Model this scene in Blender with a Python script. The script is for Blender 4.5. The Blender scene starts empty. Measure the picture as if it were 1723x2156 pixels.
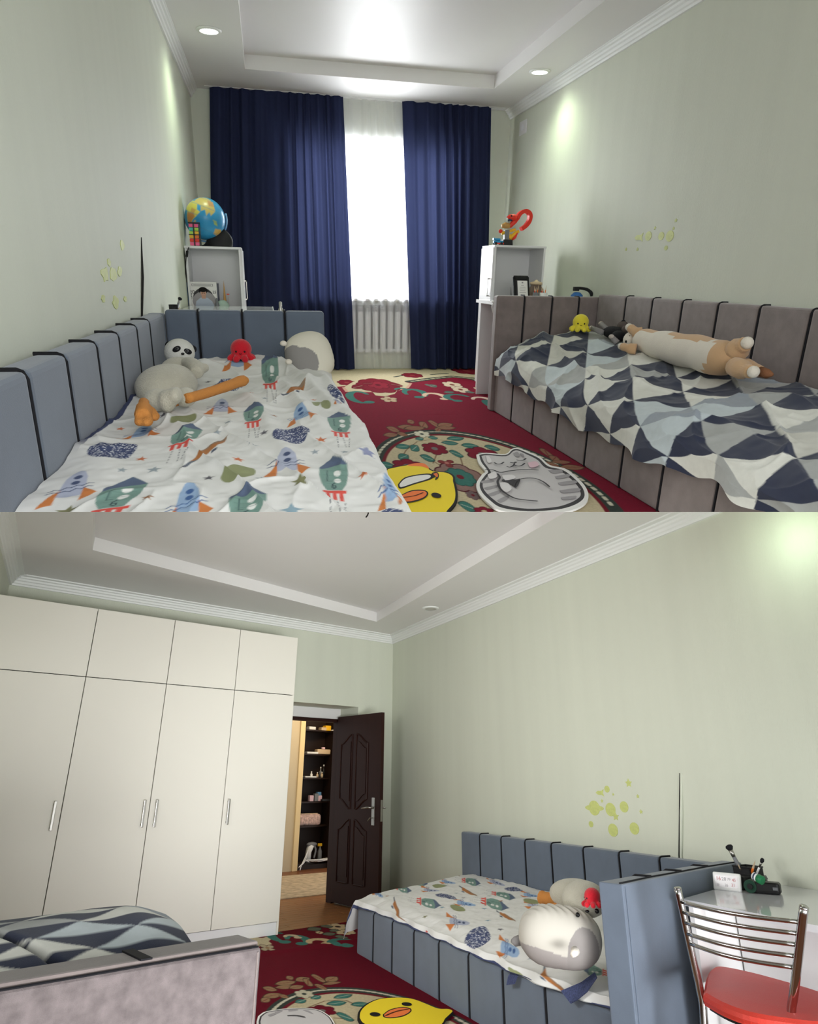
import bpy, bmesh, math, random
import numpy as np
from mathutils import Vector, Matrix

# ------------------------------------------------------------------ camera, sky, lights, exposure
SC = bpy.context.scene
COL = SC.collection
random.seed(7)
CAM = Vector((0.0, 0.0, 1.067))
RIGHT = Vector((0.9796544, -0.1995859, 0.0210414))
DOWN = Vector((-0.0477245, -0.3335145, -0.9415362))
FWD = Vector((0.1949349, 0.9213759, -0.3362541))
cd = bpy.data.cameras.new('camera')
cam = bpy.data.objects.new('camera', cd)
COL.objects.link(cam)
R3 = Matrix((RIGHT, -DOWN, -FWD)).transposed()
cam.matrix_world = Matrix.Translation(CAM) @ R3.to_4x4()
cd.sensor_fit = 'VERTICAL'
cd.sensor_height = 36.0
cd.lens = 36.0 * 1400.0 / 2156.0
cd.clip_start = 0.05
SC.camera = cam

w = bpy.data.worlds.new('daylight')
SC.world = w
w.use_nodes = True
bg = w.node_tree.nodes['Background']
bg.inputs[0].default_value = (0.93, 0.97, 1.0, 1)
bg.inputs[1].default_value = 0.78

SC.view_settings.view_transform = 'Standard'
SC.view_settings.look = 'None'
SC.view_settings.gamma = 1.0
SC.view_settings.use_curve_mapping = False
SC.view_settings.exposure = 0.22

# the lower room: a second, right-angled room, pitched as a whole below the first one
AL = Matrix(((0.8971685, -0.4416602, 0.0049970), (0.1698445, 0.3345266, -0.9269547), (0.4077273, 0.8324832, 0.3751402)))
AU = Matrix((RIGHT, DOWN, FWD))
ROT_LOW = AU.transposed() @ AL
LOW = Matrix.Translation(CAM) @ ROT_LOW.to_4x4() @ Matrix.Translation((0, 0, -1.2))
UP = Matrix.Identity(4)
ROOM = UP
FRAME = Matrix.Identity(4)
TH = math.radians(12.407419)
WFRAME = Matrix.Rotation(TH, 4, 'Z')      # along / depth axes of the wardrobe wall


def area(name, loc, target, sx, sy, energy, color, room, spread=180):
    d = bpy.data.lights.new(name, 'AREA')
    d.shape = 'RECTANGLE'; d.size = sx; d.size_y = sy; d.energy = energy; d.color = color; d.spread = math.radians(spread)
    o = bpy.data.objects.new(name, d); COL.objects.link(o)
    dirv = Vector(target) - Vector(loc)
    o.matrix_world = room @ Matrix.Translation(loc) @ dirv.to_track_quat('-Z', 'Y').to_matrix().to_4x4()
    return o


def point(name, loc, energy, color, rad, room, spot=None):
    d = bpy.data.lights.new(name, 'SPOT' if spot else 'POINT')
    d.energy = energy; d.color = color; d.shadow_soft_size = rad
    if spot:
        d.spot_size = spot; d.spot_blend = 0.9
    o = bpy.data.objects.new(name, d); COL.objects.link(o)
    o.matrix_world = room @ Matrix.Translation(loc)
    return o


area('window_daylight', (1.25, 8.6, 1.75), (1.2, 4.0, 1.0), 1.8, 1.6, 310, (0.95, 0.98, 1.0), UP)
area('room_fill_lamp', (.6, -1.6, 2.1), (1.5, 5.0, 2.3), 3.0, 1.6, 62, (1.0, 0.99, 0.97), UP)  # added front fill from behind the camera, no real source there
area('far_window_daylight', (1.4, -1.7, .2), (1.5, 5.5, 1.0), 3.0, 1.0, 30, (0.98, 0.99, 1.0), LOW, 50)

area('side_fill_lamp', (-.45, -.55, .55), (3.4, 4.6, 1.0), 1.2, .7, 3, (0.98, 0.99, 1.0), LOW, 60)  # added fill lamp aimed at the right wall; no side window exists

area('left_fill_lamp', (-.55, 3.5, 1.85), (3.4, 3.9, 1.3), 1.2, .7, 25, (1.0, .99, .97), LOW, 120)  # added off-frame fill at the left wall, which has no window

# ------------------------------------------------------------------ helpers
LM = {}


def lin(c):
    return tuple((v / 12.92 if v <= 0.04045 else ((v + 0.055) / 1.055) ** 2.4) for v in [x / 255.0 for x in c])


def M(name, rgb, rough=0.6, metal=0.0, bump=None, var=None, spec=0.35, sheen=0.0, attr=False, emit=0.0, trans=0.0,
      alpha=1.0, scale=(1, 1, 1), coat=0.0):
    m = bpy.data.materials.new(name); m.use_nodes = True
    nt = m.node_tree; b = nt.nodes['Principled BSDF']
    b.inputs['Roughness'].default_value = rough; b.inputs['Metallic'].default_value = metal
    b.inputs['Specular IOR Level'].default_value = spec
    b.inputs['Sheen Weight'].default_value = sheen
    b.inputs['Coat Weight'].default_value = coat
    b.inputs['Alpha'].default_value = alpha
    c = lin(rgb); b.inputs['Base Color'].default_value = (*c, 1)
    tc = nt.nodes.new('ShaderNodeTexCoord'); mp = nt.nodes.new('ShaderNodeMapping')
    mp.inputs['Scale'].default_value = scale
    nt.links.new(tc.outputs['Object'], mp.inputs['Vector'])
    src = None
    if attr:
        a = nt.nodes.new('ShaderNodeAttribute'); a.attribute_name = 'print'
        src = a.outputs['Color']
    if var:
        n = nt.nodes.new('ShaderNodeTexNoise'); n.inputs['Scale'].default_value = var[0]; n.inputs['Detail'].default_value = 5
        nt.links.new(mp.outputs[0], n.inputs['Vector'])
        r = nt.nodes.new('ShaderNodeMapRange'); r.inputs['From Min'].default_value = 0.25; r.inputs['From Max'].default_value = 0.75
        r.inputs['To Min'].default_value = 1 - var[1]; r.inputs['To Max'].default_value = 1 + var[1]
        nt.links.new(n.outputs['Fac'], r.inputs['Value'])
        mx = nt.nodes.new('ShaderNodeVectorMath'); mx.operation = 'SCALE'
        if src: nt.links.new(src, mx.inputs[0])
        else: mx.inputs[0].default_value = c
        nt.links.new(r.outputs[0], mx.inputs['Scale'])
        src = mx.outputs[0]
    if src: nt.links.new(src, b.inputs['Base Color'])
    if bump:
        n = nt.nodes.new('ShaderNodeTexNoise'); n.inputs['Scale'].default_value = bump[0]; n.inputs['Detail'].default_value = 3
        nt.links.new(mp.outputs[0], n.inputs['Vector'])
        bp = nt.nodes.new('ShaderNodeBump'); bp.inputs['Strength'].default_value = bump[1]; bp.inputs['Distance'].default_value = 0.01
        nt.links.new(n.outputs['Fac'], bp.inputs['Height']); nt.links.new(bp.outputs[0], b.inputs['Normal'])
    if emit:
        b.inputs['Emission Color'].default_value = (*c, 1); b.inputs['Emission Strength'].default_value = emit
    if trans:
        b.inputs['Transmission Weight'].default_value = trans
    return m


def cloth_mix(name, rgb, translucent, transparent, bump=None):
    m = bpy.data.materials.new(name); m.use_nodes = True
    nt = m.node_tree; nt.nodes.clear()
    out = nt.nodes.new('ShaderNodeOutputMaterial')
    d = nt.nodes.new('ShaderNodeBsdfDiffuse'); t = nt.nodes.new('ShaderNodeBsdfTranslucent'); p = nt.nodes.new('ShaderNodeBsdfTransparent')
    c = lin(rgb); d.inputs[0].default_value = (*c, 1); t.inputs[0].default_value = (*c, 1)
    a = nt.nodes.new('ShaderNodeMixShader'); a.inputs[0].default_value = translucent
    nt.links.new(d.outputs[0], a.inputs[1]); nt.links.new(t.outputs[0], a.inputs[2])
    if bump:
        tc = nt.nodes.new('ShaderNodeTexCoord'); n = nt.nodes.new('ShaderNodeTexNoise'); n.inputs['Scale'].default_value = bump[0]
        nt.links.new(tc.outputs['Object'], n.inputs['Vector'])
        bp = nt.nodes.new('ShaderNodeBump'); bp.inputs['Strength'].default_value = bump[1]; bp.inputs['Distance'].default_value = 0.01
        nt.links.new(n.outputs['Fac'], bp.inputs['Height']); nt.links.new(bp.outputs[0], d.inputs['Normal'])
    last = a
    if transparent:
        b = nt.nodes.new('ShaderNodeMixShader'); b.inputs[0].default_value = transparent
        nt.links.new(a.outputs[0], b.inputs[1]); nt.links.new(p.outputs[0], b.inputs[2]); last = b
    nt.links.new(last.outputs[0], out.inputs[0])
    return m


MT = {}


def bm_new(): return bmesh.new()


def box(bm, a, b, bev=0.0, seg=2):
    a, b = [min(p, q) for p, q in zip(a, b)], [max(p, q) for p, q in zip(a, b)]
    g = bmesh.ops.create_cube(bm, size=1.0)
    vs = g['verts']
    for v in vs:
        v.co = Vector([a[i] + (v.co[i] + 0.5) * (b[i] - a[i]) for i in range(3)])
    if bev:
        es = list({e for v in vs for e in v.link_edges})
        bmesh.ops.bevel(bm, geom=es, offset=bev, segments=seg, profile=0.6, affect='EDGES', clamp_overlap=True)
    return bm


def B(a, b, bev=0.0, seg=2): return box(bm_new(), a, b, bev, seg)


def tube(bm, pts, rad, n=10, caps=True):
    pts = [Vector(p) for p in pts]
    if not isinstance(rad, (list, tuple)): rad = [rad] * len(pts)
    rings = []; prev = None
    for i, p in enumerate(pts):
        d = (pts[min(i + 1, len(pts) - 1)] - pts[max(i - 1, 0)]).normalized()
        if prev is None:
            u = d.orthogonal().normalized()
        else:
            u = (prev - d * prev.dot(d)).normalized()
        prev = u; v = d.cross(u)
        rings.append([bm.verts.new(p + (u * math.cos(2 * math.pi * k / n) + v * math.sin(2 * math.pi * k / n)) * rad[i]) for k in range(n)])
    for a, b in zip(rings, rings[1:]):
        for k in range(n):
            bm.faces.new((a[k], a[(k + 1) % n], b[(k + 1) % n], b[k]))
    if caps:
        bm.faces.new(rings[0][::-1]); bm.faces.new(rings[-1])
    return bm


def T(pts, rad, n=10): return tube(bm_new(), pts, rad, n)


def smooth_path(pts, n=6):
    P = [Vector(p) for p in pts]; out = []
    for i in range(len(P) - 1):
        p0, p1, p2, p3 = P[max(i - 1, 0)], P[i], P[i + 1], P[min(i + 2, len(P) - 1)]
        for k in range(n):
            t = k / n
            out.append(0.5 * ((2 * p1) + (p2 - p0) * t + (2 * p0 - 5 * p1 + 4 * p2 - p3) * t * t + (3 * p1 - p0 - 3 * p2 + p3) * t ** 3))
    out.append(P[-1]); return out


def ell(bm, c, r, rot=None, seg=20):
    g = bmesh.ops.create_uvsphere(bm, u_segments=seg, v_segments=max(8, seg * 2 // 3), radius=1.0)
    m = Matrix.Translation(c) @ (rot.to_4x4() if rot else Matrix.Identity(4)) @ Matrix.Diagonal((*r, 1.0))
    bmesh.ops.transform(bm, matrix=m, verts=g['verts'])
    return bm


def E(c, r, rot=None, seg=20):
    if not isinstance(r, (tuple, list)): r = (r, r, r)
    return ell(bm_new(), c, r, rot, seg)


def lathe(bm, c, prof, n=24, axis=None, caps=True):
    rings = []
    for r, z in prof:
        rings.append([bm.verts.new((max(r, 1e-4) * math.cos(2 * math.pi * k / n), max(r, 1e-4) * math.sin(2 * math.pi * k / n), z)) for k in range(n)])
    for a, b in zip(rings, rings[1:]):
        for k in range(n): bm.faces.new((a[k], a[(k + 1) % n], b[(k + 1) % n], b[k]))
    if caps: bm.faces.new(rings[0][::-1]); bm.faces.new(rings[-1])
    m = Matrix.Translation(c)
    if axis is not None: m = m @ Vector(axis).to_track_quat('Z', 'Y').to_matrix().to_4x4()
    bmesh.ops.transform(bm, matrix=m, verts=[v for r in rings for v in r])
    return bm


def prism(bm, poly, z0, z1):
    lo = [bm.verts.new((p[0], p[1], z0)) for p in poly]; hi = [bm.verts.new((p[0], p[1], z1)) for p in poly]
    n = len(poly)
    bm.faces.new(hi); bm.faces.new(lo[::-1])
    for i in range(n): bm.faces.new((lo[i], lo[(i + 1) % n], hi[(i + 1) % n], hi[i]))
    bmesh.ops.recalc_face_normals(bm, faces=bm.faces)
    return bm


def xf(bm, m):
    bmesh.ops.transform(bm, matrix=m, verts=bm.verts); return bm


def obj(name, bm, mat, parent=None, smooth=False, fuse=None, sub=0, **tags):
    """link a bmesh given in room (or frame) coordinates as ONE mesh object"""
    base = LM[parent.name] if parent else Matrix.Identity(4)
    if FRAME != Matrix.Identity(4): bmesh.ops.transform(bm, matrix=FRAME, verts=bm.verts)
    if parent is None:
        xs = [v.co for v in bm.verts]
        lo = Vector([min(v[i] for v in xs) for i in range(3)]); hi = Vector([max(v[i] for v in xs) for i in range(3)])
        base = Matrix.Translation(((lo.x + hi.x) / 2, (lo.y + hi.y) / 2, lo.z))
    bmesh.ops.transform(bm, matrix=base.inverted(), verts=bm.verts)
    me = bpy.data.meshes.new(name); bm.to_mesh(me); bm.free()
    o = bpy.data.objects.new(name, me); COL.objects.link(o)
    for mm in (mat if isinstance(mat, (list, tuple)) else [mat]): me.materials.append(mm)
    if fuse:
        md = o.modifiers.new('r', 'REMESH'); md.mode = 'VOXEL'; md.voxel_size = fuse
        ms = o.modifiers.new('s', 'SMOOTH'); ms.factor = 0.6; ms.iterations = 6
        dg = bpy.context.evaluated_depsgraph_get()
        nm = bpy.data.meshes.new_from_object(o.evaluated_get(dg)); o.modifiers.clear()
        old = o.data; o.data = nm; bpy.data.meshes.remove(old); nm.name = name; me = nm; smooth = True
        me.materials.clear(); me.materials.append(mat)
    if smooth: me.shade_smooth()
    finish(o, parent, base, tags)
    return o


def finish(o, parent, base, tags):
    if parent:
        o.parent = parent
    else:
        o.matrix_world = ROOM @ base
    LM[o.name] = base
    for k, v in tags.items():
        if v is not None: o[k] = v


def struct(name, bm, mat, parent=None, **k):
    if parent is None: k['kind'] = 'structure'
    return obj(name, bm, mat, parent, **k)


def thing(name, label, cat, loc, group=None, rz=0.0):
    o = bpy.data.objects.new(name, None); COL.objects.link(o)
    o.empty_display_size = 0.1
    base = FRAME @ Matrix.Translation(loc) @ Matrix.Rotation(rz, 4, 'Z')
    finish(o, None, base, dict(label=label, category=cat, group=group))
    return o


def grid(name, P, mat, parent=None, col=None, smooth=True, thick=0.0, **tags):
    """P: (nu, nv, 3) points in room coordinates, col: (nu, nv, 3) linear colours"""
    nu, nv = P.shape[:2]
    base = LM[parent.name] if parent else None
    pts = P.reshape(-1, 3)
    F4 = np.array(FRAME); pts = pts @ F4[:3, :3].T + F4[:3, 3]
    if base is None:
        lo = pts.min(0); hi = pts.max(0)
        base = Matrix.Translation(((lo[0] + hi[0]) / 2, (lo[1] + hi[1]) / 2, lo[2]))
    inv = np.array(base.inverted()); pts = pts @ inv[:3, :3].T + inv[:3, 3]
    i = np.arange(nu * nv).reshape(nu, nv)
    q = np.stack([i[:-1, :-1], i[1:, :-1], i[1:, 1:], i[:-1, 1:]], -1).reshape(-1, 4)
    me = bpy.data.meshes.new(name)
    me.vertices.add(len(pts)); me.vertices.foreach_set('co', pts.astype(np.float32).ravel())
    me.loops.add(q.size); me.loops.foreach_set('vertex_index', q.astype(np.int32).ravel())
    me.polygons.add(len(q)); me.polygons.foreach_set('loop_start', np.arange(0, q.size, 4, dtype=np.int32))
    me.update(calc_edges=True)
    if col is not None:
        a = me.color_attributes.new('print', 'FLOAT_COLOR', 'POINT')
        c = np.ones((len(pts), 4), np.float32); c[:, :3] = col.reshape(-1, 3)
        a.data.foreach_set('color', c.ravel())
    if smooth: me.shade_smooth()
    me.materials.append(mat)
    o = bpy.data.objects.new(name, me); COL.objects.link(o)
    finish(o, parent, base, tags)
    return o


def text_bm(s, size, depth=0.0005):
    c = bpy.data.curves.new('t', 'FONT'); c.body = s; c.size = size; c.extrude = depth; c.align_x = 'CENTER'; c.resolution_u = 2
    o = bpy.data.objects.new('t', c); COL.objects.link(o)
    dg = bpy.context.evaluated_depsgraph_get()
    me = bpy.data.meshes.new_from_object(o.evaluated_get(dg))
    bm = bm_new(); bm.from_mesh(me)
    bpy.data.objects.remove(o); bpy.data.curves.remove(c); bpy.data.meshes.remove(me)
    return bm


# ------------------------------------------------------------------ painter for flat prints on cloth
class Paint:
    def __init__(s, U, V, base, soft=0.0035):
        s.U, s.V = U, V; s.sh = U.shape; s.u = U.ravel(); s.v = V.ravel(); s.w = soft
        s.c = np.empty((s.u.size, 3)); s.c[:] = lin(base)

    def fill(s, mask, rgb):
        k = np.clip(np.asarray(mask).ravel(), 0, 1)[:, None]; s.c = s.c * (1 - k) + np.array(lin(rgb)) * k

    def _sel(s, P, pad):
        lo = P.min(0) - pad; hi = P.max(0) + pad
        return np.nonzero((s.u > lo[0]) & (s.u < hi[0]) & (s.v > lo[1]) & (s.v < hi[1]))[0]

    def poly(s, P, rgb, k=1.0, speck=None):
        P = np.asarray(P, float); ix = s._sel(P, s.w * 2)
        if not len(ix): return
        x, y = s.u[ix], s.v[ix]; d = np.full(len(ix), 1e9); ins = np.zeros(len(ix), bool)
        Q = np.roll(P, -1, 0)
        for (ax, ay), (bx, by) in zip(P, Q):
            ex, ey = bx - ax, by - ay; l2 = ex * ex + ey * ey + 1e-12
            t = np.clip(((x - ax) * ex + (y - ay) * ey) / l2, 0, 1)
            d = np.minimum(d, (x - ax - t * ex) ** 2 + (y - ay - t * ey) ** 2)
            cr = ((ay > y) != (by > y)) & (x < ex * (y - ay) / (ey if abs(ey) > 1e-12 else 1e-12) + ax)
            ins ^= cr
        d = np.sqrt(d) * np.where(ins, -1, 1)
        a = np.clip(0.5 - d / s.w, 0, 1) * k
        s.c[ix] = s.c[ix] * (1 - a[:, None]) + np.array(lin(rgb)) * a[:, None]
        if speck:
            r = np.random.RandomState(len(ix)).rand(len(ix))
            j = (a > 0.7) & (r < speck[1]); s.c[ix[j]] = lin(speck[0])

    def line(s, P, wd, rgb, dash=None):
        P = np.asarray(P, float)
        for a, b in zip(P, P[1:]):
            if dash:
                L = np.hypot(*(b - a)); n = max(1, int(L / dash))
                for k in range(0, n, 2):
                    s.seg(a + (b - a) * k / n, a + (b - a) * (k + 1) / n, wd, rgb)
            else: s.seg(a, b, wd, rgb)

    def seg(s, a, b, wd, rgb):
        ix = s._sel(np.array([a, b]), wd + s.w)
        if not len(ix): return
        x, y = s.u[ix], s.v[ix]; e = b - a
        t = np.clip(((x - a[0]) * e[0] + (y - a[1]) * e[1]) / (e @ e + 1e-12), 0, 1)
        d = np.hypot(x - a[0] - t * e[0], y - a[1] - t * e[1]) - wd / 2
        k = np.clip(0.5 - d / s.w, 0, 1)[:, None]
        s.c[ix] = s.c[ix] * (1 - k) + np.array(lin(rgb)) * k

    def ell(s, cu, cv, ru, rv, rgb, n=22, k=1.0, speck=None, ang=0.0):
        t = np.linspace(0, 2 * np.pi, n, endpoint=False); x, y = ru * np.cos(t), rv * np.sin(t)
        ca, sa = math.cos(ang), math.sin(ang)
        s.poly(np.stack([cu + x * ca - y * sa, cv + x * sa + y * ca], 1), rgb, k, speck)

    def out(s): return s.c.reshape(*s.sh, 3)


def aff(m, pts):
    cu, cv, ru, rv, uu, uv = m
    return [(cu + ru * x + uu * y, cv + rv * x + uv * y) for x, y in pts]


def circ(x, y, rx, ry, n=16):
    return [(x + rx * math.cos(2 * math.pi * k / n), y + ry * math.sin(2 * math.pi * k / n)) for k in range(n)]


def green(p, m, body=(118, 150, 140)):
    p.poly(aff(m, [(0, 1), (.5, .74), (.98, .46), (1, .1), (.82, -.3), (.5, -.6), (-.5, -.6), (-.82, -.3), (-1, .1), (-.98, .46), (-.5, .74)]), body)
    p.poly(aff(m, [(0, 1), (.5, .74), (.98, .46), (0.1, .52), (-.98, .34), (-.98, .46), (-.5, .74)]), (88, 102, 128))
    for yy in (.16, -.16): p.poly(aff(m, circ(.24, yy, .24, .12)), (228, 230, 226))
    p.line(aff(m, [(-.45, .3), (-.45, -.2), (-.2, -.2)]), .003, (70, 95, 95))
    for k in range(5): p.line(aff(m, [(-.8 + .1 * k, .3 - .2 * k), (.8 - .1 * k, .26 - .2 * k)]), .0015, (96, 128, 122))
    p.line(aff(m, [(.06, -.28), (-.1, -.34), (-.12, -.46), (0, -.52), (.1, -.47), (.08, -.4), (-.1, -.4)]), .0035, (48, 66, 74))
    red = (214, 82, 72)
    p.poly(aff(m, [(-.72, -.63), (.78, -.6), (.76, -.71), (-.76, -.74)]), red)
    for x in (-.42, 0, .42): p.poly(aff(m, [(x - .13, -.7), (x + .13, -.7), (x + .16, -1), (x - .1, -1)]), red)
    for x, e in ((-.3, -.25), (.15, .35), (.65, .5)): p.line(aff(m, [(x, -1.05), (e, -1.75)]), .0022, (70, 74, 88), dash=.012)


def ghost(p, m, body=(178, 184, 204), ink=(70, 82, 116), fin=(204, 124, 66)):
    p.poly(aff(m, [(-.48, -.62), (-.46, .0), (-.4, .45), (-.2, .85), (0, .96), (.2, .85), (.4, .45), (.46, 0), (.44, -.62), (0, -.7)]), body)
    p.poly(aff(m, [(-.42, -.2), (-1, -1), (-.46, -.98)]), fin); p.poly(aff(m, [(.42, -.2), (1, -.62), (.44, -1)]), fin)
    for yy in (.46, .12): p.poly(aff(m, circ(0.03, yy, .17, .12)), ink)
    for yy in (-.2, -.38):
        p.line(aff(m, [(-.85 + .2 * k, yy + (.05 if k % 2 else -.03) + .02 * k) for k in range(9)]), .0035, ink)


def blob(p, m):
    P = [(math.cos(t) * (1 + .08 * math.sin(3 * t)), math.sin(t) * (1 + .15 * math.cos(2 * t + 1))) for t in np.linspace(0, 2 * math.pi, 26, endpoint=False)]
    p.poly(aff(m, P), (66, 76, 112), speck=((232, 234, 238), .16))


def olive(p, m):
    P = [(math.cos(t) * (1 + .05 * math.sin(2 * t)), math.sin(t) * (1 + .1 * math.cos(3 * t))) for t in np.linspace(0, 2 * math.pi, 24, endpoint=False)]
    p.poly(aff(m, P), (142, 148, 108))


def brown(p, m):
    p.poly(aff(m, [(-.55, -.5), (.25, -.55), (.95, .3), (1, 1), (.6, .85), (.0, .3)]), (172, 112, 62))
    p.poly(aff(m, [(-.2, -.1), (.0, .3), (.6, .85), (1, 1), (.98, .75), (.4, .4)]), (142, 118, 96))
    p.poly(aff(m, [(-.5, -.5), (-.95, -.8), (-.65, -.85), (-.1, -.52)]), (92, 100, 112))
    p.poly(aff(m, [(.5, -.35), (.78, -.3), (.8, -.6), (.5, -.6)]), (76, 86, 106))


def star(p, c, r, rgb, rv=None, a0=0.4):
    rv = rv or r
    p.poly([(c[0] + (r if k % 2 == 0 else r * .42) * math.cos(a0 + k * math.pi / 5), c[1] + (rv if k % 2 == 0 else rv * .42) * math.sin(a0 + k * math.pi / 5)) for k in range(10)], rgb)


def flower(p, e, pet, cen, n=6, line=(70, 24, 36), leafc=None):
    x, y, a, b = e
    for k in range(n):
        t = 2 * math.pi * (k + .25) / n
        p.ell(x + a * .62 * math.cos(t), y + b * .62 * math.sin(t), a * .42, b * .42, line)
    for k in range(n):
        t = 2 * math.pi * (k + .25) / n
        p.ell(x + a * .62 * math.cos(t), y + b * .62 * math.sin(t), a * .35, b * .35, pet)
    p.ell(x, y, a * .42, b * .42, pet); p.ell(x, y, a * .25, b * .25, cen)


def leaf(p, e, rgb, ang=0.3, vein=(200, 190, 160), line=None):
    x, y, a, b = e; t = np.linspace(0, 1, 9)
    up = np.stack([2 * t - 1, np.sin(np.pi * t) ** .8 * .85], 1); dn = np.stack([1 - 2 * t, -np.sin(np.pi * t) ** .8 * .85], 1)[1:-1]
    Q = np.concatenate([up, dn]); ca, sa = math.cos(ang), math.sin(ang)
    Q = np.stack([Q[:, 0] * ca - Q[:, 1] * sa * .6, Q[:, 0] * sa + Q[:, 1] * ca], 1)
    if line: p.poly(Q * 1.15 * (a, b) + (x, y), line)
    p.poly(Q * (a, b) + (x, y), rgb)
    p.line([(x - a * .7 * ca, y - b * .7 * sa), (x + a * .7 * ca, y + b * .7 * sa)], .005, vein)


def vnoise(U, V, f, seed):
    """smooth value noise on arrays"""
    r = np.random.RandomState(seed).rand(64, 64)
    x, y = U * f + 100, V * f + 100; i, j = np.floor(x).astype(int), np.floor(y).astype(int); a, b = x - i, y - j
    a, b = a * a * (3 - 2 * a), b * b * (3 - 2 * b); g = lambda p, q: r[p % 64, q % 64]
    return (g(i, j) * (1 - a) + g(i + 1, j) * a) * (1 - b) + (g(i, j + 1) * (1 - a) + g(i + 1, j + 1) * a) * b - .5


def ridged(U, V, fu, fv, seed, p=4):
    n = vnoise(U * fu + .35 * vnoise(U, V, 3.1, seed + 50), V * fv + .35 * vnoise(U, V, 2.7, seed + 51), 1.0, seed) * 2
    return np.clip(1 - np.abs(n) * 1.5, 0, 1) ** p


def sstep(x, a, b):
    t = np.clip((x - a) / (b - a), 0, 1); return t * t * (3 - 2 * t)


# ------------------------------------------------------------------ materials
m_wall = M('sage_wallpaper', (209, 213, 197), .62, bump=(150, .22), var=(3, .025), scale=(2.4, 2.4, .14))
m_ceil = M('white_ceiling', (228, 227, 225), .5, var=(1, .015))
m_corn = M('white_cornice', (232, 234, 231), .5)
m_white = M('white_laminate', (226, 226, 226), .3)
m_cream = M('cream_laminate', (226, 223, 212), .38, var=(2, .01))
m_gap = M('dark_gap', (40, 40, 38), .9)
m_curt = cloth_mix('navy_curtain', (46, 52, 80), .13, 0.0, (400, .15))
m_sheer = cloth_mix('white_sheer', (246, 246, 250), .5, .58)
m_glass = bpy.data.materials.new('window_glass'); m_glass.use_nodes = True
_nt = m_glass.node_tree; _nt.nodes.clear(); _o = _nt.nodes.new('ShaderNodeOutputMaterial'); _m = _nt.nodes.new('ShaderNodeMixShader'); _m.inputs[0].default_value = .06
_a = _nt.nodes.new('ShaderNodeBsdfTransparent'); _g = _nt.nodes.new('ShaderNodeBsdfGlossy'); _g.inputs['Roughness'].default_value = .02
_nt.links.new(_a.outputs[0], _m.inputs[1]); _nt.links.new(_g.outputs[0], _m.inputs[2]); _nt.links.new(_m.outputs[0], _o.inputs[0])
m_rad = M('white_radiator', (232, 233, 236), .35)
m_blue = M('blue_grey_suede', (94, 105, 120), .75, sheen=.25, var=(9, .07), bump=(300, .08))
m_black = M('black_trim', (14, 14, 20), .7)
m_taupe = M('taupe_velvet', (126, 115, 112), .7, sheen=.35, var=(14, .16), bump=(260, .12))
m_taupe2 = M('mauve_backing_cloth', (118, 109, 109), .85, var=(30, .32), bump=(420, .35))
m_matt = M('white_mattress', (226, 224, 218), .8, bump=(60, .3))
m_navy = M('navy_underside', (62, 70, 104), .85, var=(160, .5))
m_duvet = M('printed_cotton', (255, 255, 255), .85, attr=True, bump=(700, .06))
m_fleece = M('printed_fleece', (255, 255, 255), .9, attr=True, bump=(420, .18), sheen=.15, var=(30, .05))
m_rug = M('patterned_pile', (255, 255, 255), .97, attr=True, bump=(600, .5), spec=.1, var=(60, .12))
m_fluff = M('off_white_plush', (186, 182, 166), .95, bump=(160, .5), sheen=.3, var=(25, .05))
m_pcream = M('cream_plush', (226, 218, 204), .9, bump=(200, .25), sheen=.2, var=(14, .03))
m_ptan = M('tan_plush', (206, 168, 128), .9, bump=(200, .25), sheen=.2)
m_pbrown = M('brown_plush', (140, 94, 64), .9, bump=(200, .3))
m_pgrey = M('grey_plush', (140, 137, 136), .9, bump=(200, .3))
m_porange = M('orange_plush', (198, 132, 66), .9, bump=(180, .4))
m_pred = M('red_plush', (200, 22, 40), .9, bump=(180, .35), sheen=.3)
m_pyel = M('yellow_plush', (232, 216, 60), .9, bump=(180, .3), sheen=.2)
m_pblack = M('black_plush', (22, 22, 26), .9, bump=(180, .35))
m_eye = M('black_plastic', (16, 16, 18), .25)
m_steel = M('brushed_steel', (176, 174, 168), .35, metal=1)
m_chrome = M('chrome', (190, 188, 186), .14, metal=1)
m_redv = M('red_vinyl', (204, 62, 50), .45, bump=(240, .18))
m_desk = M('glossy_white_desk', (222, 223, 228), .12, coat=.5)
m_door = M('dark_brown_door', (44, 21, 16), .5, spec=.2, var=(6, .12), scale=(8, 8, .6))
m_shelf = M('black_brown_shelf', (40, 26, 20), .5)
m_wood = M('parquet_oak', (150, 98, 56), .4, var=(7, .3), scale=(1, 9, 1))
m_wood2 = M('parquet_walnut', (124, 74, 40), .4, var=(7, .3), scale=(1, 9, 1))
m_lampw = M('lit_diffuser', (250, 255, 244), .4, emit=9.0)
m_lampoff = M('unlit_diffuser', (196, 196, 188), .5)
m_glow = M('pale_green_glow', (196, 204, 126), .55, var=(60, .1))
m_plastic = {k: M('plastic_' + k, v, .4) for k, v in dict(red=(224, 52, 34), yellow=(236, 184, 40), orange=(232, 118, 38), blue=(52, 110, 176),
    black=(24, 24, 26), grey=(120, 122, 126), white=(236, 236, 234), green=(30, 120, 74), pink=(238, 92, 140), lime=(170, 214, 80), teal=(70, 190, 170),
    navy=(44, 56, 88), beige=(206, 182, 150), gold=(196, 150, 84), lightblue=(110, 160, 205), skin=(206, 160, 132), cyan=(40, 140, 190)).items()}
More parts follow.
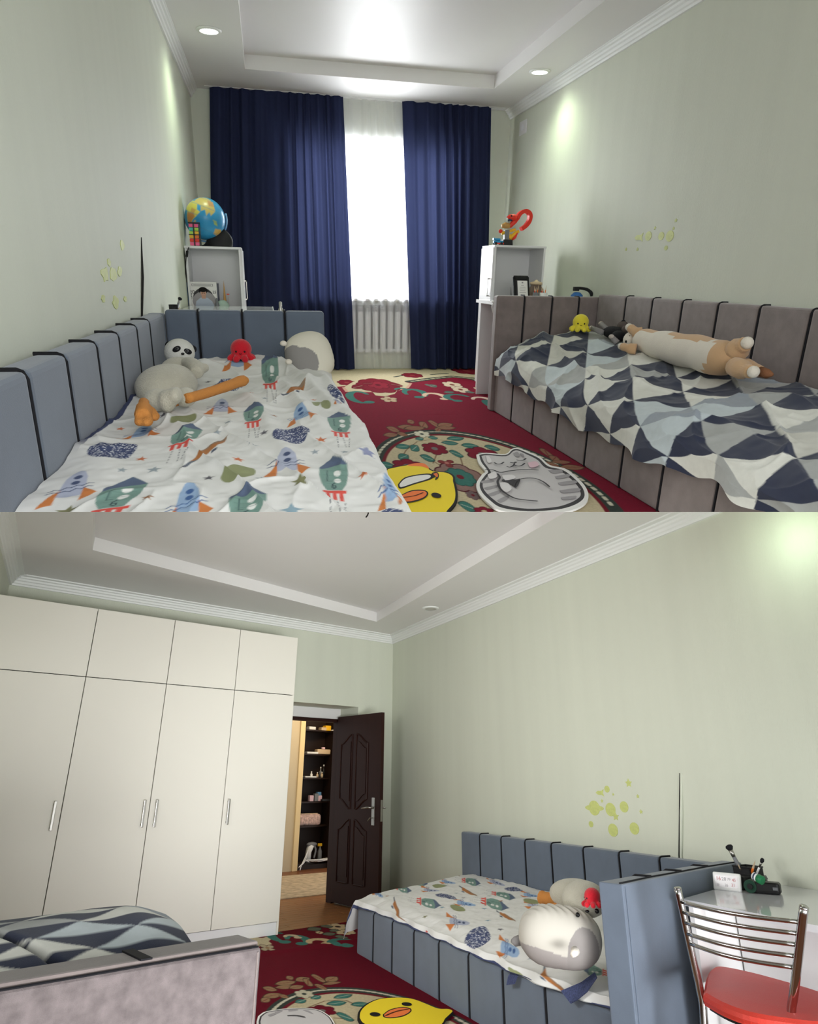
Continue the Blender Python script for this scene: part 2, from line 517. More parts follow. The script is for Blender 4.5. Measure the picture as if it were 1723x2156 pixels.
m_print = {k: M('print_' + k, v, .85, spec=.15) for k, v in dict(duck=(246, 218, 48), black=(28, 26, 26), orange=(246, 128, 66), white=(240, 238, 234),
    grey=(204, 200, 200), midgrey=(162, 158, 160), darkgrey=(72, 70, 72), light=(228, 224, 224), paper=(232, 230, 226), shirt=(186, 196, 212),
    ink=(60, 60, 64), skin=(204, 160, 138), pink=(224, 190, 200), redink=(196, 110, 110)).items()}
m_cream_wall = M('hall_wallpaper', (196, 180, 150), .7)
m_hallrug = M('beige_hall_rug', (190, 170, 142), .95, var=(14, .35), bump=(200, .4))
P = m_plastic

# ================================================================== UPPER ROOM: shell
ROOM = UP
XL, XR, YB, ZS = -0.653, 2.735, 7.98, 2.78
wl = struct('wall_left', B((XL - .12, .3, -.05), (XL, YB + .1, 3.0)), m_wall)
obj('wallpaper_seam', T([(-.652, 4.125, 1.226), (-.646, 4.0, 1.02), (-.649, 3.852, .816)], [.003, .007, .006], 6), m_gap, wl)
wr = struct('wall_right', B((XR, .8, -.05), (XR + .12, YB + .1, 3.0)), m_wall)
WX0, WX1, WZ0, WZ1 = .35, 2.15, .80, 2.38
bm = bm_new()
box(bm, (XL, YB, -.05), (WX0, YB + .22, 3.0)); box(bm, (WX1, YB, -.05), (XR, YB + .22, 3.0))
box(bm, (WX0, YB, -.05), (WX1, YB + .22, WZ0)); box(bm, (WX0, YB, WZ1), (WX1, YB + .22, 3.0))
struct('wall_back', bm, m_wall)
KX0, KX1, KY = -.09, 2.262, 7.15
bm = bm_new()
box(bm, (XL - .1, .9, ZS), (KX0, YB + .1, ZS + .2)); box(bm, (KX1, .9, ZS), (XR + .1, YB + .1, ZS + .2))
box(bm, (KX0, KY, ZS), (KX1, YB + .1, ZS + .2)); box(bm, (KX0, .9, ZS + .115), (KX1, KY, ZS + .2))
struct('ceiling', bm, m_ceil)
struct('floor', B((XL - .1, .5, -.06), (XR + .1, YB + .2, -.012)), m_wood2)


def cornice_profile(w=.075, h=.085):
    return [(0, 0), (.016, 0), (.020, .014), (.030, .020), (.034, .036), (.046, .044), (.050, .058), (.064, .064), (.066, .076), (w, .080), (w, h), (0, h)]


def cornice(name, a, b, inward, z0, parent=None, w=.075, h=.085, ext0=0.0, ext1=0.0):
    """a profile swept from a to b (plan points); inward = plan vector from the wall into the room; ext = mitre slope at either end"""
    a, b = Vector((*a, 0)), Vector((*b, 0)); d = (b - a).normalized(); n = Vector((*inward, 0)).normalized(); bm = bm_new()
    pr = cornice_profile(w, h)
    r0 = [bm.verts.new(a + n * p + d * (p * ext0) + Vector((0, 0, z0 + q))) for p, q in pr]
    r1 = [bm.verts.new(b + n * p - d * (p * ext1) + Vector((0, 0, z0 + q))) for p, q in pr]
    k = len(pr)
    for i in range(k): bm.faces.new((r0[i], r0[(i + 1) % k], r1[(i + 1) % k], r1[i]))
    bm.faces.new(r0[::-1]); bm.faces.new(r1); bmesh.ops.recalc_face_normals(bm, faces=bm.faces)
    return struct(name, bm, m_corn, parent)


cornice('trim_1', (XL, .9), (XL, YB - .02), (1, 0), 2.695)
cornice('trim_2', (XR, .9), (XR, YB - .02), (-1, 0), 2.695)

# window: white frame, mullions, pane, sill
wf = struct('window_1', B((WX0, YB + .08, WZ0), (WX0 + .06, YB + .14, WZ1)), m_white)
for a, b in (((WX1 - .06, WZ0), (WX1, WZ1)), ((WX0, WZ1 - .06), (WX1, WZ1)), ((WX0, WZ0), (WX1, WZ0 + .06))):
    obj('frame_rail', B((a[0], YB + .08, a[1]), (b[0], YB + .14, b[1])), m_white, wf)
obj('mullion', B((1.215, YB + .08, WZ0 + .06), (1.275, YB + .14, WZ1 - .06)), m_white, wf)
for x0, x1 in ((WX0 + .06, 1.215), (1.275, WX1 - .06)):
    obj('pane', B((x0, YB + .105, WZ0 + .06), (x1, YB + .111, WZ1 - .06)), m_glass, wf)
obj('sill', B((WX0 - .05, YB - .06, WZ0 - .03), (WX1 + .05, YB + .08, WZ0), .008), m_white, wf)


def downlight(loc, label, lit, zc, r=.085):
    t = thing('downlight', label, 'ceiling light', (loc[0], loc[1], zc - .012), 'recessed downlights')
    obj('trim_ring', lathe(bm_new(), (loc[0], loc[1], zc - .012), [(r * .8, .0), (r, .0), (r * 1.12, .008), (r * 1.12, .012), (r * .8, .012)], 28, None, False), m_corn, t, smooth=True)
    obj('diffuser', lathe(bm_new(), (loc[0], loc[1], zc - .009), [(r * .2, 0), (r * .82, 0), (r * .82, .008), (r * .1, .008)], 28), m_lampw if lit else m_lampoff, t)


downlight((-.33, 6.163), 'lit round downlight above the globe on the left cabinet', True, ZS)
downlight((2.46, 6.472), 'lit round downlight near the right-hand cornice above the cabinet with toys', True, ZS)
point('downlight_lamp', (-.33, 6.163, ZS - .05), 28, (.84, 1.0, .72), .14, UP, math.radians(150))
point('downlight_lamp', (2.46, 6.472, ZS - .05), 28, (.84, 1.0, .72), .14, UP, math.radians(150))


# ------------------------------------------------------------------ curtains, sheer, radiator
def curtain(name, xt0, xt1, xb0, xb1, y, z0, z1, mat, folds, amp, label, cat, nx=220, nz=36, seed=1, parent=None, curve=0.0):
    u = np.linspace(0, 1, nx)[:, None]; v = np.linspace(0, 1, nz)[None, :]
    rr = np.random.RandomState(seed); ph = np.cumsum(rr.uniform(.55, 1.5, folds + 1)); ph = (ph - ph[0]) / (ph[-1] - ph[0])
    phase = np.interp(u[:, 0], ph, np.arange(folds + 1))[:, None]
    am = np.interp(u[:, 0], ph, rr.uniform(.5, 1.2, folds + 1))[:, None]
    x = (xt0 + (xt1 - xt0) * u) * (1 - v) + (xb0 + (xb1 - xb0) * u) * v + curve * np.sin(np.pi * v) * (.5 - u)
    wob = .12 * np.sin(phase * 1.3 + v * 2.2)
    yy = y + amp * am * np.cos(2 * np.pi * (phase + wob * v)) * (.55 + .45 * v) + amp * .12 * np.cos(2 * np.pi * phase * 2.3 + 3 * v)
    z = z1 + (z0 - z1) * v + 0 * u
    return grid(name, np.stack([x + 0 * v, yy, z], -1), mat, parent, label=label, category=cat)


curtain('curtain', (-0.4528, 7.85, 2.7631)[0], (0.8729, 7.85, 2.7623)[0], (-0.6332, 7.85, 0.4196)[0], .978, 7.85, .012, 2.775, m_curt, 11, .05,
        'wide navy blue curtain hanging left of the bright window', 'curtain', seed=3)
curtain('curtain', (1.4946, 7.85, 2.7503)[0], (2.4739, 7.85, 2.7316)[0], 1.655, 2.60, 7.85, .012, 2.775, m_curt, 8, .05,
        'narrower navy blue curtain hanging right of the bright window', 'curtain', seed=8)
curtain('sheer_curtain', .70, 1.66, .80, 1.78, 7.91, .012, 2.775, m_sheer, 9, .022,
        'white sheer curtain hanging in the gap between the two navy curtains', 'curtain', seed=5)
tag = dict(label='white curtain rail under the ceiling above the navy curtains', category='curtain rail')
obj('curtain_rail', B((-.5, 7.84, 2.776), (2.62, 7.93, 2.78)), m_white, None, **tag)
t = thing('radiator', 'white sectional radiator behind the sheer curtain under the window', 'radiator', (1.3, 7.955, .17))
for i in range(10):
    x = .84 + i * .088
    bm = B((x + .008, 7.938, .19), (x + .072, 7.972, .74), .006); box(bm, (x + .022, 7.93, .2), (x + .058, 7.94, .72), .003)
    obj('section', bm, m_rad, t)
for i in range(10):
    x = .84 + i * .088
    bm = bm_new()
    for k in range(4): box(bm, (x + .008, 7.928, .66 + k * .02), (x + .07, 7.938, .668 + k * .02))
    obj('grille', bm, P['grey'], t)
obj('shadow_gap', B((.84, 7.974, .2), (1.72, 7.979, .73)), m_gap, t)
obj('pipe', T([(.80, 7.955, .22), (1.75, 7.955, .22)], .012, 8), m_rad, t)
t = thing('wall_socket', 'white socket high on the right wall beside the cornice', 'socket', (2.735, 7.542, 2.5))
obj('plate', B((2.722, 7.44, 2.48), (2.735, 7.64, 2.61), .006), m_white, t); obj('insert', lathe(bm_new(), (2.722, 7.54, 2.545), [(.03, 0), (.034, .004), (.02, .004)], 16, (-1, 0, 0)), m_rad, t)

# ------------------------------------------------------------------ stickers on the walls
def sticker(c, r, kind, label, group, nrm, k=1.0, ang=0.0, cat='wall sticker'):
    """a thin glow sticker; nrm = +1 faces +x, -1 faces -x; k stretches along y"""
    if kind == 'star': pts = [((r if i % 2 == 0 else r * .5) * math.cos(.3 + i * math.pi / 5), (r if i % 2 == 0 else r * .5) * math.sin(.3 + i * math.pi / 5)) for i in range(10)]
    elif kind == 'patch':
        q = random.Random(int(c[1] * 1000)); pts = [(r * q.uniform(.55, 1.1) * math.cos(t * math.pi / 6), r * q.uniform(.7, 1.25) * math.sin(t * math.pi / 6)) for t in range(12)]
    else: pts = circ(0, 0, r, r, 18)
    bm = bm_new(); prism(bm, pts, 0, .0025)
    if kind == 'ringed':
        prism(bm, circ(0, 0, r * 1.75, r * .42, 18), .0005, .002)
    elif kind in ('planet', 'banded'):
        for yy in (-.45, 0.05, .5): prism(bm, circ(0, yy * r, r * .6, r * .1, 10), .0025, .0036)
    elif kind == 'rocket':
        bm.free(); bm = prism(bm_new(), [(1.4 * r, 0), (.7 * r, .5 * r), (-.6 * r, .5 * r), (-1.3 * r, .9 * r), (-1 * r, 0), (-1.3 * r, -.9 * r), (-.6 * r, -.5 * r), (.7 * r, -.5 * r)], 0, .0025)
    m = Matrix(((0, 0, nrm, c[0]), (k * (1 if nrm > 0 else 1), 0, 0, c[1]), (0, 1, 0, c[2]), (0, 0, 0, 1))) @ Matrix.Rotation(ang, 4, 'Z')
    xf(bm, m); bmesh.ops.recalc_face_normals(bm, faces=bm.faces)
    obj('wall_sticker', bm, m_glow, None, label=label, category=cat, group=group)


g = 'glow sticker remains on the left wall'
for c, r, lb in (((-0.653, 3.1299, 1.0423), .03, 'torn yellow-green sticker remnant on left wall, lower left of the pair'), ((-0.653, 3.2976, 1.0397), .032, 'torn yellow-green sticker remnant on left wall, middle of the cluster'),
                 ((-0.653, 3.4394, 1.0514), .02, 'small torn sticker remnant on left wall, rightmost of the cluster'), ((-0.653, 3.2676, 0.9255), .026, 'torn sticker remnant on left wall, lowest and largest below the cluster'),
                 ((-0.653, 3.4868, 0.9315), .014, 'tiny sticker remnant on left wall nearest the dark seam'), ((-0.653, 3.0384, 0.9477), .014, 'tiny sticker remnant on left wall, lowest on the left side'),
                 ((-0.653, 3.2315, 1.0897), .016, 'small sticker remnant on left wall above the cluster'), ((-0.653, 3.5679, 1.169), .022, 'pale sticker remnant on left wall, topmost')):
    sticker((XL, c[1], c[2]), r, 'patch', lb, g, 1, 2.6)
g = 'glow stickers on the right wall of the upper half'
for c, r, kd, lb in (((2.735, 4.8904, 1.3621), .034, 'rocket', 'leftmost pale green sticker of the row on the right wall'), ((2.735, 4.7587, 1.366), .032, 'planet', 'second pale green sticker of the row on the right wall'),
                     ((2.735, 4.5875, 1.3582), .027, 'planet', 'third round pale sticker of the row on the right wall'), ((2.735, 4.4793, 1.3534), .036, 'planet', 'rightmost and largest round sticker of the row on the right wall'),
                     ((2.735, 4.4312, 1.449), .014, 'star', 'tiny star sticker on the right wall, topmost'), ((2.735, 4.683, 1.4157), .013, 'star', 'tiny star sticker just above the third round one on the right wall'),
                     ((2.735, 4.4459, 1.3996), .012, 'star', 'tiny star sticker just above the largest round one on the right wall'), ((2.735, 4.5058, 1.2783), .016, 'planet', 'small sticker on the right wall, below the largest round one'),
                     ((2.735, 4.8891, 1.28), .014, 'star', 'small star sticker on the right wall, below the leftmost of the row'), ((2.735, 5.0604, 1.2849), .014, 'star', 'small star sticker on the right wall, farthest left and low')):
    sticker((XR, c[1], c[2]), r, kd, lb, g, -1, 1.3)

# ------------------------------------------------------------------ upholstered beds
def pads(par, axis, front, seams, z0, z1, th, face, mat, name='panel', bev=.02, top_pipe=True, pipe=.006):
    """upholstered panels in a row; axis = direction of the row, front = coordinate of the padded face, face = sign of its normal"""
    back = front - face * th

    def P3(f, s, z): return (f, s, z) if axis == 'y' else (s, f, z)
    lo, hi = min(seams), max(seams)
    obj('backing_board', B(P3(back + face * .006, lo + .012, z0), P3(front - face * .018, hi - .012, z1 - .012)), m_black, par)
    ss = sorted(seams)
    for a, b in zip(ss, ss[1:]):
        bm = B(P3(back + face * .004, a + .004, z0), P3(front, b - .004, z1), bev, 3)
        obj(name, bm, mat, par, smooth=False)
    for s in ss[1:-1]:
        f = front - face * .004
        obj('piping', T([P3(f, s, z0), P3(f, s, z1 - .02), P3(f - face * .008, s, z1 - .004), P3(f - face * .02, s, z1 + .001), P3(back + face * .005, s, z1 + .001)], pipe, 6), m_black, par)


b1 = thing('daybed', 'blue-grey upholstered daybed along the left wall under the panda-faced plush', 'bed', (-.15, 2.6, 0))
pads(b1, 'y', -.553, [3.965, 3.486, 3.142, 2.759, 2.405, 2.043, 1.715, 1.37, 1.03], 0.0, .838, .09, 1, m_blue, 'backrest_panel')
pads(b1, 'x', 3.97, [-.553, (-0.3759, 3.97, 0.8356)[0], (-0.1383, 3.97, 0.8532)[0], (0.0966, 3.97, 0.8685)[0], .323], 0.0, .858, .09, -1, m_blue, 'headboard_panel')
pads(b1, 'y', .325, [3.96, 3.5, 3.05, 2.6, 2.15, 1.7, 1.25], 0.0, .42, .05, 1, m_blue, 'side_panel')
obj('corner_post', B((-.645, 3.966, 0), (-.553, 4.06, .838), .02, 3), m_blue, b1)
obj('mattress', B((-.545, .95, .12), (.265, 3.95, .545), .04, 3), m_matt, b1)

# printed duvet on the left bed
ys = [1.25]
while ys[-1] < 3.945: ys.append(ys[-1] + .0022 + .0016 * (ys[-1] - 1.25))
ys = np.array(ys)
ss = np.concatenate([np.arange(0, .80, .0032), np.linspace(.80, 1.22, 60)])
S, Yv = np.meshgrid(ss, ys, indexing='ij')
r0 = .07; s0 = .80
th = np.clip((S - s0) / r0, 0, math.pi / 2)
Xv = np.where(S < s0, -.549 + S, -.549 + s0 + r0 * np.sin(th))
drop = np.where(S < s0, 0, r0 * (1 - np.cos(th))) + np.clip(S - s0 - r0 * math.pi / 2, 0, 9)
Zt = .572 + .042 * sstep(Yv, 3.35, 3.72) * sstep(Xv, -.52, -.3) - .05 * sstep(Yv, 3.83, 3.945) + .016 * ridged(S + .35 * Yv, Yv, 5.5, 1.2, 81) + .008 * ridged(S - .2 * Yv, Yv, 9, 4, 83)
Zt = Zt + .016 * vnoise(S, Yv * .8, 5.5, 2) + .008 * vnoise(S + .3 * Yv, Yv, 13, 4) + .003 * vnoise(S, Yv, 40, 6)
for (ax, ay, bx, by, hgt, wd) in ((.05, 3.7, .33, 2.2, .022, .035), (.0, 3.4, .2, 2.0, .014, .03), (-.15, 3.0, .1, 1.7, .010, .03), (.16, 3.6, .36, 2.7, .018, .03), (-.3, 2.3, .0, 1.5, .007, .03), (-.2, 2.6, .25, 2.45, .006, .025)):
    e = np.array([bx - ax, by - ay]); L2 = e @ e
    tt = np.clip(((Xv - ax) * e[0] + (Yv - ay) * e[1]) / L2, 0, 1)
    dd = np.hypot(Xv - ax - tt * e[0] - .02 * np.sin(6 * tt), Yv - ay - tt * e[1])
    Zt = Zt + 1.5 * hgt * np.exp(-(dd / wd) ** 2) * np.sin(np.pi * np.clip(tt, .05, .95)) ** .5
Xv = Xv + np.where(S > s0, .012 * np.sin(Yv * 14 + 3 * vnoise(S, Yv, 3, 9)) * sstep(S, s0, s0 + .3), 0)
Zv = Zt - drop * (1.0)
Zv = np.maximum(Zv, .2)
pt = Paint(Xv * 0 + (-.549 + S), Yv, (222, 222, 219), .0032)
pt.fill((S < .018) * sstep(Yv, 1.9, 2.1) * (1 - sstep(Yv, 3.0, 3.1)) * 1.0, (62, 70, 104))
for m in ((0.0004, 3.4353, 0.0431, -0.0023, 0.0033, 0.4722), (-0.0651, 2.4273, 0.0366, -0.0036, 0.0004, 0.1892), (0.2223, 2.2216, 0.0398, -0.0042, 0.013, 0.1728), (0.1479, 1.6423, 0.0372, -0.0049, 0.0144, 0.1772), (-0.0632, 1.4409, 0.0422, 0.0006, 0.0013, 0.1187), (-0.2655, 2.1144, 0.0429, 0.0209, 0.0036, 0.1677), (-0.3541, 1.5672, 0.0474, 0.0223, 0.0024, 0.1522)):
    green(pt, m)
for m in ((-0.1892, 2.6313, 0.0602, -0.0053, -0.0063, 0.1682), (-0.4725, 1.6466, 0.0533, 0.0315, -0.0129, 0.1298), (0.0337, 1.7961, 0.0618, 0.0073, 0.0014, 0.1349), (0.251, 2.5529, 0.0188, -0.0309, 0.0033, 0.0875)):
    ghost(pt, m)
for m in ((-0.1963, 1.5067, 0.0546, 0.0132, -0.0088, 0.1265), (-0.1663, 3.7671, 0.0751, -0.0028, -0.0049, 0.2755), (0.1006, 2.3688, 0.0561, 0.0195, -0.0014, 0.1424), (-0.4097, 2.2237, 0.0548, 0.0357, -0.0076, 0.119), (0.2781, 1.5461, 0.0363, 0.0031, 0.0193, 0.1502)):
    ghost(pt, m, (150, 176, 208), (62, 96, 150))
for m in ((-0.4436, 1.9474, 0.0571, 0.0413, -0.0148, 0.0875), (0.0564, 2.0849, 0.0583, 0.0197, 0.0035, 0.0982), (-0.1859, 3.1027, 0.0616, 0.0497, -0.0114, 0.2307), (0.2756, 2.8776, 0.0291, -0.0997, 0.0124, 0.0843), (0.2519, 1.3608, 0.0248, -0.0099, 0.0062, 0.0342)): blob(pt, m)
for m in ((-0.2985, 2.3679, 0.0399, 0.0357, -0.0069, 0.0642), (-0.0913, 1.6821, 0.043, 0.016, -0.0023, 0.0652), (0.1685, 2.5701, 0.0163, -0.0015, 0.0048, 0.068), (0.2015, 2.5285, 0.0165, -0.0396, 0.0063, 0.0756), (-0.0394, 4.1998, 0.0477, 0.0234, -0.0003, 0.0973)): olive(pt, m)
for m in ((-0.1939, 1.912, 0.048, 0.0805, 0.006, 0.118), (0.0942, 2.8913, 0.04, -0.003, 0.0236, 0.1922), (0.3785, 2.2998, 0.0242, -0.0188, 0.0118, 0.0725)): brown(pt, m)
for c, rr, k in (((-0.4878, 2.2815), .016, 'o'), ((-0.3572, 1.8745), .018, 'o'), ((-0.307, 1.7585), .02, 'g'), ((-0.3856, 1.764), .014, 'g'), ((-0.1639, 1.6702), .016, 'd'), ((-0.2885, 1.5333), .015, 'b'), ((-0.443, 1.4689), .028, 'l'),
                 ((-0.1745, 2.157), .016, 'g'), ((-0.1486, 2.3135), .016, 'g'), ((-0.3678, 2.3988), .016, 'd'), ((-0.2898, 3.2789), .017, 'k'), ((-0.3061, 2.5473), .016, 'b'), ((-0.0958, 1.8073), .018, 'o'),
                 ((-0.0859, 2.8812), .018, 'o'), ((-0.0607, 1.9688), .018, 'g'), ((-0.028, 2.1275), .016, 'd'), ((0.1451, 2.0298), .02, 'o'), ((-0.0331, 1.6322), .018, 'g'), ((0.0603, 1.5753), .026, 'l'), ((0.2221, 1.6197), .016, 'o'),
                 ((0.2011, 1.8699), .014, 'g'), ((0.0318, 1.3889), .028, 'c'), ((0.0063, 2.3864), .014, 'b'), ((-0.0251, 2.6879), .014, 'g'), ((0.1166, 1.8911), .014, 'g'), ((0.2697, 1.8839), .03, 'v'), ((0.1665, 2.7034), .016, 'o')):
    star(pt, c, rr * 1.0, dict(o=(200, 112, 70), g=(150, 160, 166), d=(92, 90, 98), b=(158, 112, 78), l=(128, 128, 92), k=(44, 46, 58), c=(140, 166, 180), v=(140, 146, 176))[k], rr * 1.35, .3)
grid('duvet', np.stack([Xv, Yv, Zv], -1), m_duvet, None, pt.out(), label='white duvet with rocket and star prints on the blue daybed by the left wall', category='duvet')

b2 = thing('daybed', 'taupe velvet daybed along the right wall under the long cat plush', 'bed', (2.2, 3.9, 0))
pads(b2, 'y', 2.66, [5.29, 4.8356, 4.4624, 4.0997, 3.7294, 3.3636, 2.9875, 2.6, 2.2], 0.0, .948, .07, -1, m_taupe, 'backrest_panel')
pads(b2, 'x', 5.295, [1.795, 2.0321, 2.2702, 2.5033, 2.725], 0.0, .925, .1, -1, m_taupe, 'headboard_panel')
pads(b2, 'y', 1.823, [5.29, 4.8634, 4.4215, 4.0035, 3.5737, 3.1455, 2.7638, 2.36, 1.95], 0.0, .365, .05, -1, m_taupe, 'side_panel')
obj('mattress', B((1.89, 1.9, .1), (2.64, 5.17, .40), .04, 3), m_matt, b2)

FLEECE = [(226, 226, 218), (172, 174, 172), (196, 206, 210), (44, 50, 72), (150, 158, 168), (206, 205, 196), (44, 50, 72), (186, 198, 204)]


def triangles(U, V, bw, h, seed, soft=.004):
    """rows of up / down triangles in navy, greys, off-white and pale blue"""
    j = np.floor(V / h).astype(int); fv = V / h - j
    t = U / bw + .5 * (j % 2); i = np.floor(t).astype(int); ft = t - i
    up = (np.abs(ft - .5) * 2 < (1 - fv)); right = (ft > .5)
    idx = np.where(up, 2 * i, 2 * i + np.where(right, 1, -1))
    rr = np.random.RandomState(seed); tabu = rr.randint(0, 5, (64, 64)); tabd = rr.randint(0, 10, (64, 64))
    ku = np.array([0, 1, 2, 0, 5])[tabu[j % 64, (idx // 2) % 64]]; kd = np.array([3, 3, 3, 3, 3, 3, 3, 1, 4, 3])[tabd[j % 64, ((idx - 1) // 2) % 64]]
    pal = np.array([lin(c) for c in FLEECE])
    return pal[np.where(up, ku, kd)]


ys = np.linspace(1.55, 5.19, 600)
ss = np.linspace(0, 1.12, 300)
S, Yv = np.meshgrid(ss, ys, indexing='ij')
zb = np.interp(ys, [1.85, 2.8, 3.24, 3.97, 4.5, 4.8, 5.07, 5.19], [.60, .60, .59, .63, .67, .69, .70, .66])[None, :]
zf = np.interp(ys, [1.85, 3.2, 4.2, 4.8, 5.1, 5.19], [.43, .43, .45, .52, .55, .48])[None, :]
zl_ = np.interp(ys, [1.85, 2.1, 2.37, 2.77, 3.16, 3.55, 3.96, 4.38, 4.79, 5.19], [.26, .268, .28, .242, .24, .23, .27, .281, .336, .338])[None, :]
zl_ = zl_ + .012 * np.sin(ys * 17)[None, :]
f = np.clip(S / .78, 0, 1); top = zb + (zf - zb) * f ** 1.2
hump = sstep(ys, 4.3, 4.9)[None, :] * .035 * np.sin(np.pi * np.clip(f, 0, 1))
top = top + hump + .04 * vnoise(S, Yv * .7, 3.6, 21) + .014 * vnoise(S + .5 * Yv, Yv, 8, 23) - .02 + .006 * vnoise(S, Yv, 22, 25)
top = top + .045 * ridged(S * 1.0 + .22 * Yv, Yv, 4.2, .9, 91, 3) * sstep(S, .15, .5) + .022 * ridged(S + .5 * Yv, Yv, 6.5, 1.6, 95, 3) + .012 * ridged(S - .4 * Yv, Yv, 9, 3, 97, 3)
q = np.clip((S - .78) / .34, 0, 1)
Xv = np.where(S < .78, 2.645 - S, 2.645 - .78 - .068 * np.sin(np.clip(q * 5, 0, math.pi / 2)) - .02 * np.sin(Yv * 7 + 4 * vnoise(S, Yv, 2, 31)) * q - .03 * ridged(S * .3 + Yv, S, 3.2, 1.5, 99, 3) * q)
Zv = np.where(S < .78, top, top + (zl_ - top) * (1 - (1 - q) ** 1.0) - .0)
Zv = np.maximum(Zv, .405 + (S > .77) * -9)
Xv = Xv - .015 * (q > 0) * sstep(q, .2, .6)
col = sum(triangles(S + .02 + a, Yv + .05 * S + b, .30, .30, 12) for a in (-.0012, .0012) for b in (-.002, .002)) / 4
grid('blanket', np.stack([Xv, Yv, Zv], -1), m_fleece, None, col, label='fleece blanket with navy, grey and white triangles draped over the taupe daybed', category='blanket')

# ------------------------------------------------------------------ toys on the beds
def octopus(c, r, mat, label, face=(0, -1)):
    """reversible plush octopus: round head, eight stubby tentacles"""
    t = thing('plush_octopus', label, 'plush toy', (c[0], c[1], c[2]))
    fx, fy = face; a0 = math.atan2(fy, fx)
    bm = E((c[0], c[1], c[2] + r * 1.25), (r, r * .95, r * .95))
    for k in range(8):
        a = a0 + (k + .5) * math.pi / 4
        dx, dy = math.cos(a), math.sin(a)
        tube(bm, smooth_path([(c[0] + dx * r * .3, c[1] + dy * r * .3, c[2] + r * .75), (c[0] + dx * r * .85, c[1] + dy * r * .85, c[2] + r * .55), (c[0] + dx * r * 1.3, c[1] + dy * r * 1.3, c[2] + r * .22)], 4),
             [r * .3] * 5 + [r * .34, r * .33, r * .28, r * .16], 10)
    obj('body', bm, mat, t, fuse=r * .07)
    for s in (-1, 1):
        a = a0 + s * .42
        obj('eye', E((c[0] + math.cos(a) * r * .95, c[1] + math.sin(a) * r * .9, c[2] + r * 1.1), r * .1, seg=10), m_eye, t, smooth=True)
    obj('mouth', T([(c[0] + math.cos(a0 + s) * r * .97, c[1] + math.sin(a0 + s) * r * .92, c[2] + r * (.93 - .06 * (1 - (s / .12) ** 2))) for s in (-.12, -.06, 0, .06, .12)], r * .025, 6), m_eye, t)
    return t


o1 = (-0.1448, 3.72, 0.621)
octopus((o1[0], o1[1], o1[2] - .015), 0.0558, m_pred, 'red plush octopus sitting at the head of the rocket duvet in the upper half', (-.05, -1))
o2 = (2.3683, 4.95, 0.6719)
octopus((o2[0], o2[1], o2[2]), 0.0625, m_pyel, 'yellow plush octopus sitting on the triangle-patterned blanket', (-.35, -1))

# panda-faced bird plush lying on its back
t = thing('plush_bird', 'panda-faced cream plush bird with long orange legs lying on its back in the upper half', 'plush toy', (-.38, 2.9, .58))
bm = E((-0.4224, 2.93, 0.6117), (.115, .20, .086), Matrix.Rotation(-.2, 3, 'Z'))
ell(bm, (-0.4143, 3.24, 0.6388), (.070, .12, .052), Matrix.Rotation(-.2, 3, 'Z'))
ell(bm, (-0.3886, 2.4524, 0.635), (.05, .06, .04)); ell(bm, (-0.3516, 2.4029, 0.64), (.03, .045, .04)); ell(bm, (-0.3211, 2.3983, 0.66), (.024, .05, .03)); ell(bm, (-0.3032, 2.5028, 0.635), (.042, .06, .035))
tube(bm, [(-0.3281, 2.95, 0.6295), (-0.3159, 2.92, 0.6042)], [.018, .012], 8)
obj('body', bm, m_fluff, t, fuse=.008)
hd = obj('head', E((-0.424, 3.44, 0.6892), (.072, .075, .064), Matrix.Rotation(.25, 3, 'X')), M('panda_white_plush', (214, 214, 208), .95, bump=(180, .35)), t, smooth=True)
for p in ((-0.4695, 3.46, 0.7207), (-0.3654, 3.46, 0.7028)): obj('ear', E(p, (.021, .015, .019), seg=12), m_pblack, t, smooth=True)
for p, q, an in (((-0.4271, 3.372, 0.712), (-0.4235, 3.362, 0.7153), -.5), ((-0.3801, 3.385, 0.6996), (-0.381, 3.375, 0.7029), .35)):
    obj('eye_patch', E(p, (.021, .012, .013), Matrix.Rotation(an, 3, 'Y'), 14), m_pblack, hd, smooth=True)
    e = obj('eye', E(q, (.0075, .007, .007), seg=12), P['grey'], hd, smooth=True)
    obj('pupil', E((q[0], q[1] - .006, q[2] + .001), (.0045, .004, .0048), seg=10), m_eye, hd, smooth=True)
obj('nose', E((-0.4, 3.362, 0.6912), (.008, .008, .006), seg=10), m_eye, hd, smooth=True)
bm = tube(bm_new(), smooth_path([(-0.368, 3.2, 0.6671), (-0.3331, 3.1, 0.6734), (-0.3065, 3.02, 0.6654), (-0.306, 2.98, 0.6508)], 4), [.03] * 4 + [.033] * 4 + [.03] * 4 + [.026], 10)
tube(bm, smooth_path([(-0.3115, 3.0, 0.6541), (-0.2892, 3.02, 0.6612), (-0.2658, 3.06, 0.6721)], 3), [.022] * 3 + [.02] * 3 + [.008], 8); tube(bm, [(-0.2959, 3.0, 0.654), (-0.2743, 3.03, 0.6598)], [.015, .006], 8)
obj('wing', bm, m_fluff, t, fuse=.007)
bm = tube(bm_new(), smooth_path([(-0.503, 3.1, 0.6189), (-0.5442, 3.15, 0.6015), (-0.5588, 3.15, 0.5954)], 3), [.028] * 3 + [.025] * 3 + [.012], 8); tube(bm, [(-0.5438, 3.15, 0.6057), (-0.5387, 3.2, 0.6321), (-0.5353, 3.2, 0.6447)], [.014, .015, .008], 8)
obj('wing', bm, M('grey_white_plush', (172, 170, 162), .95, bump=(180, .35)), t, fuse=.007)
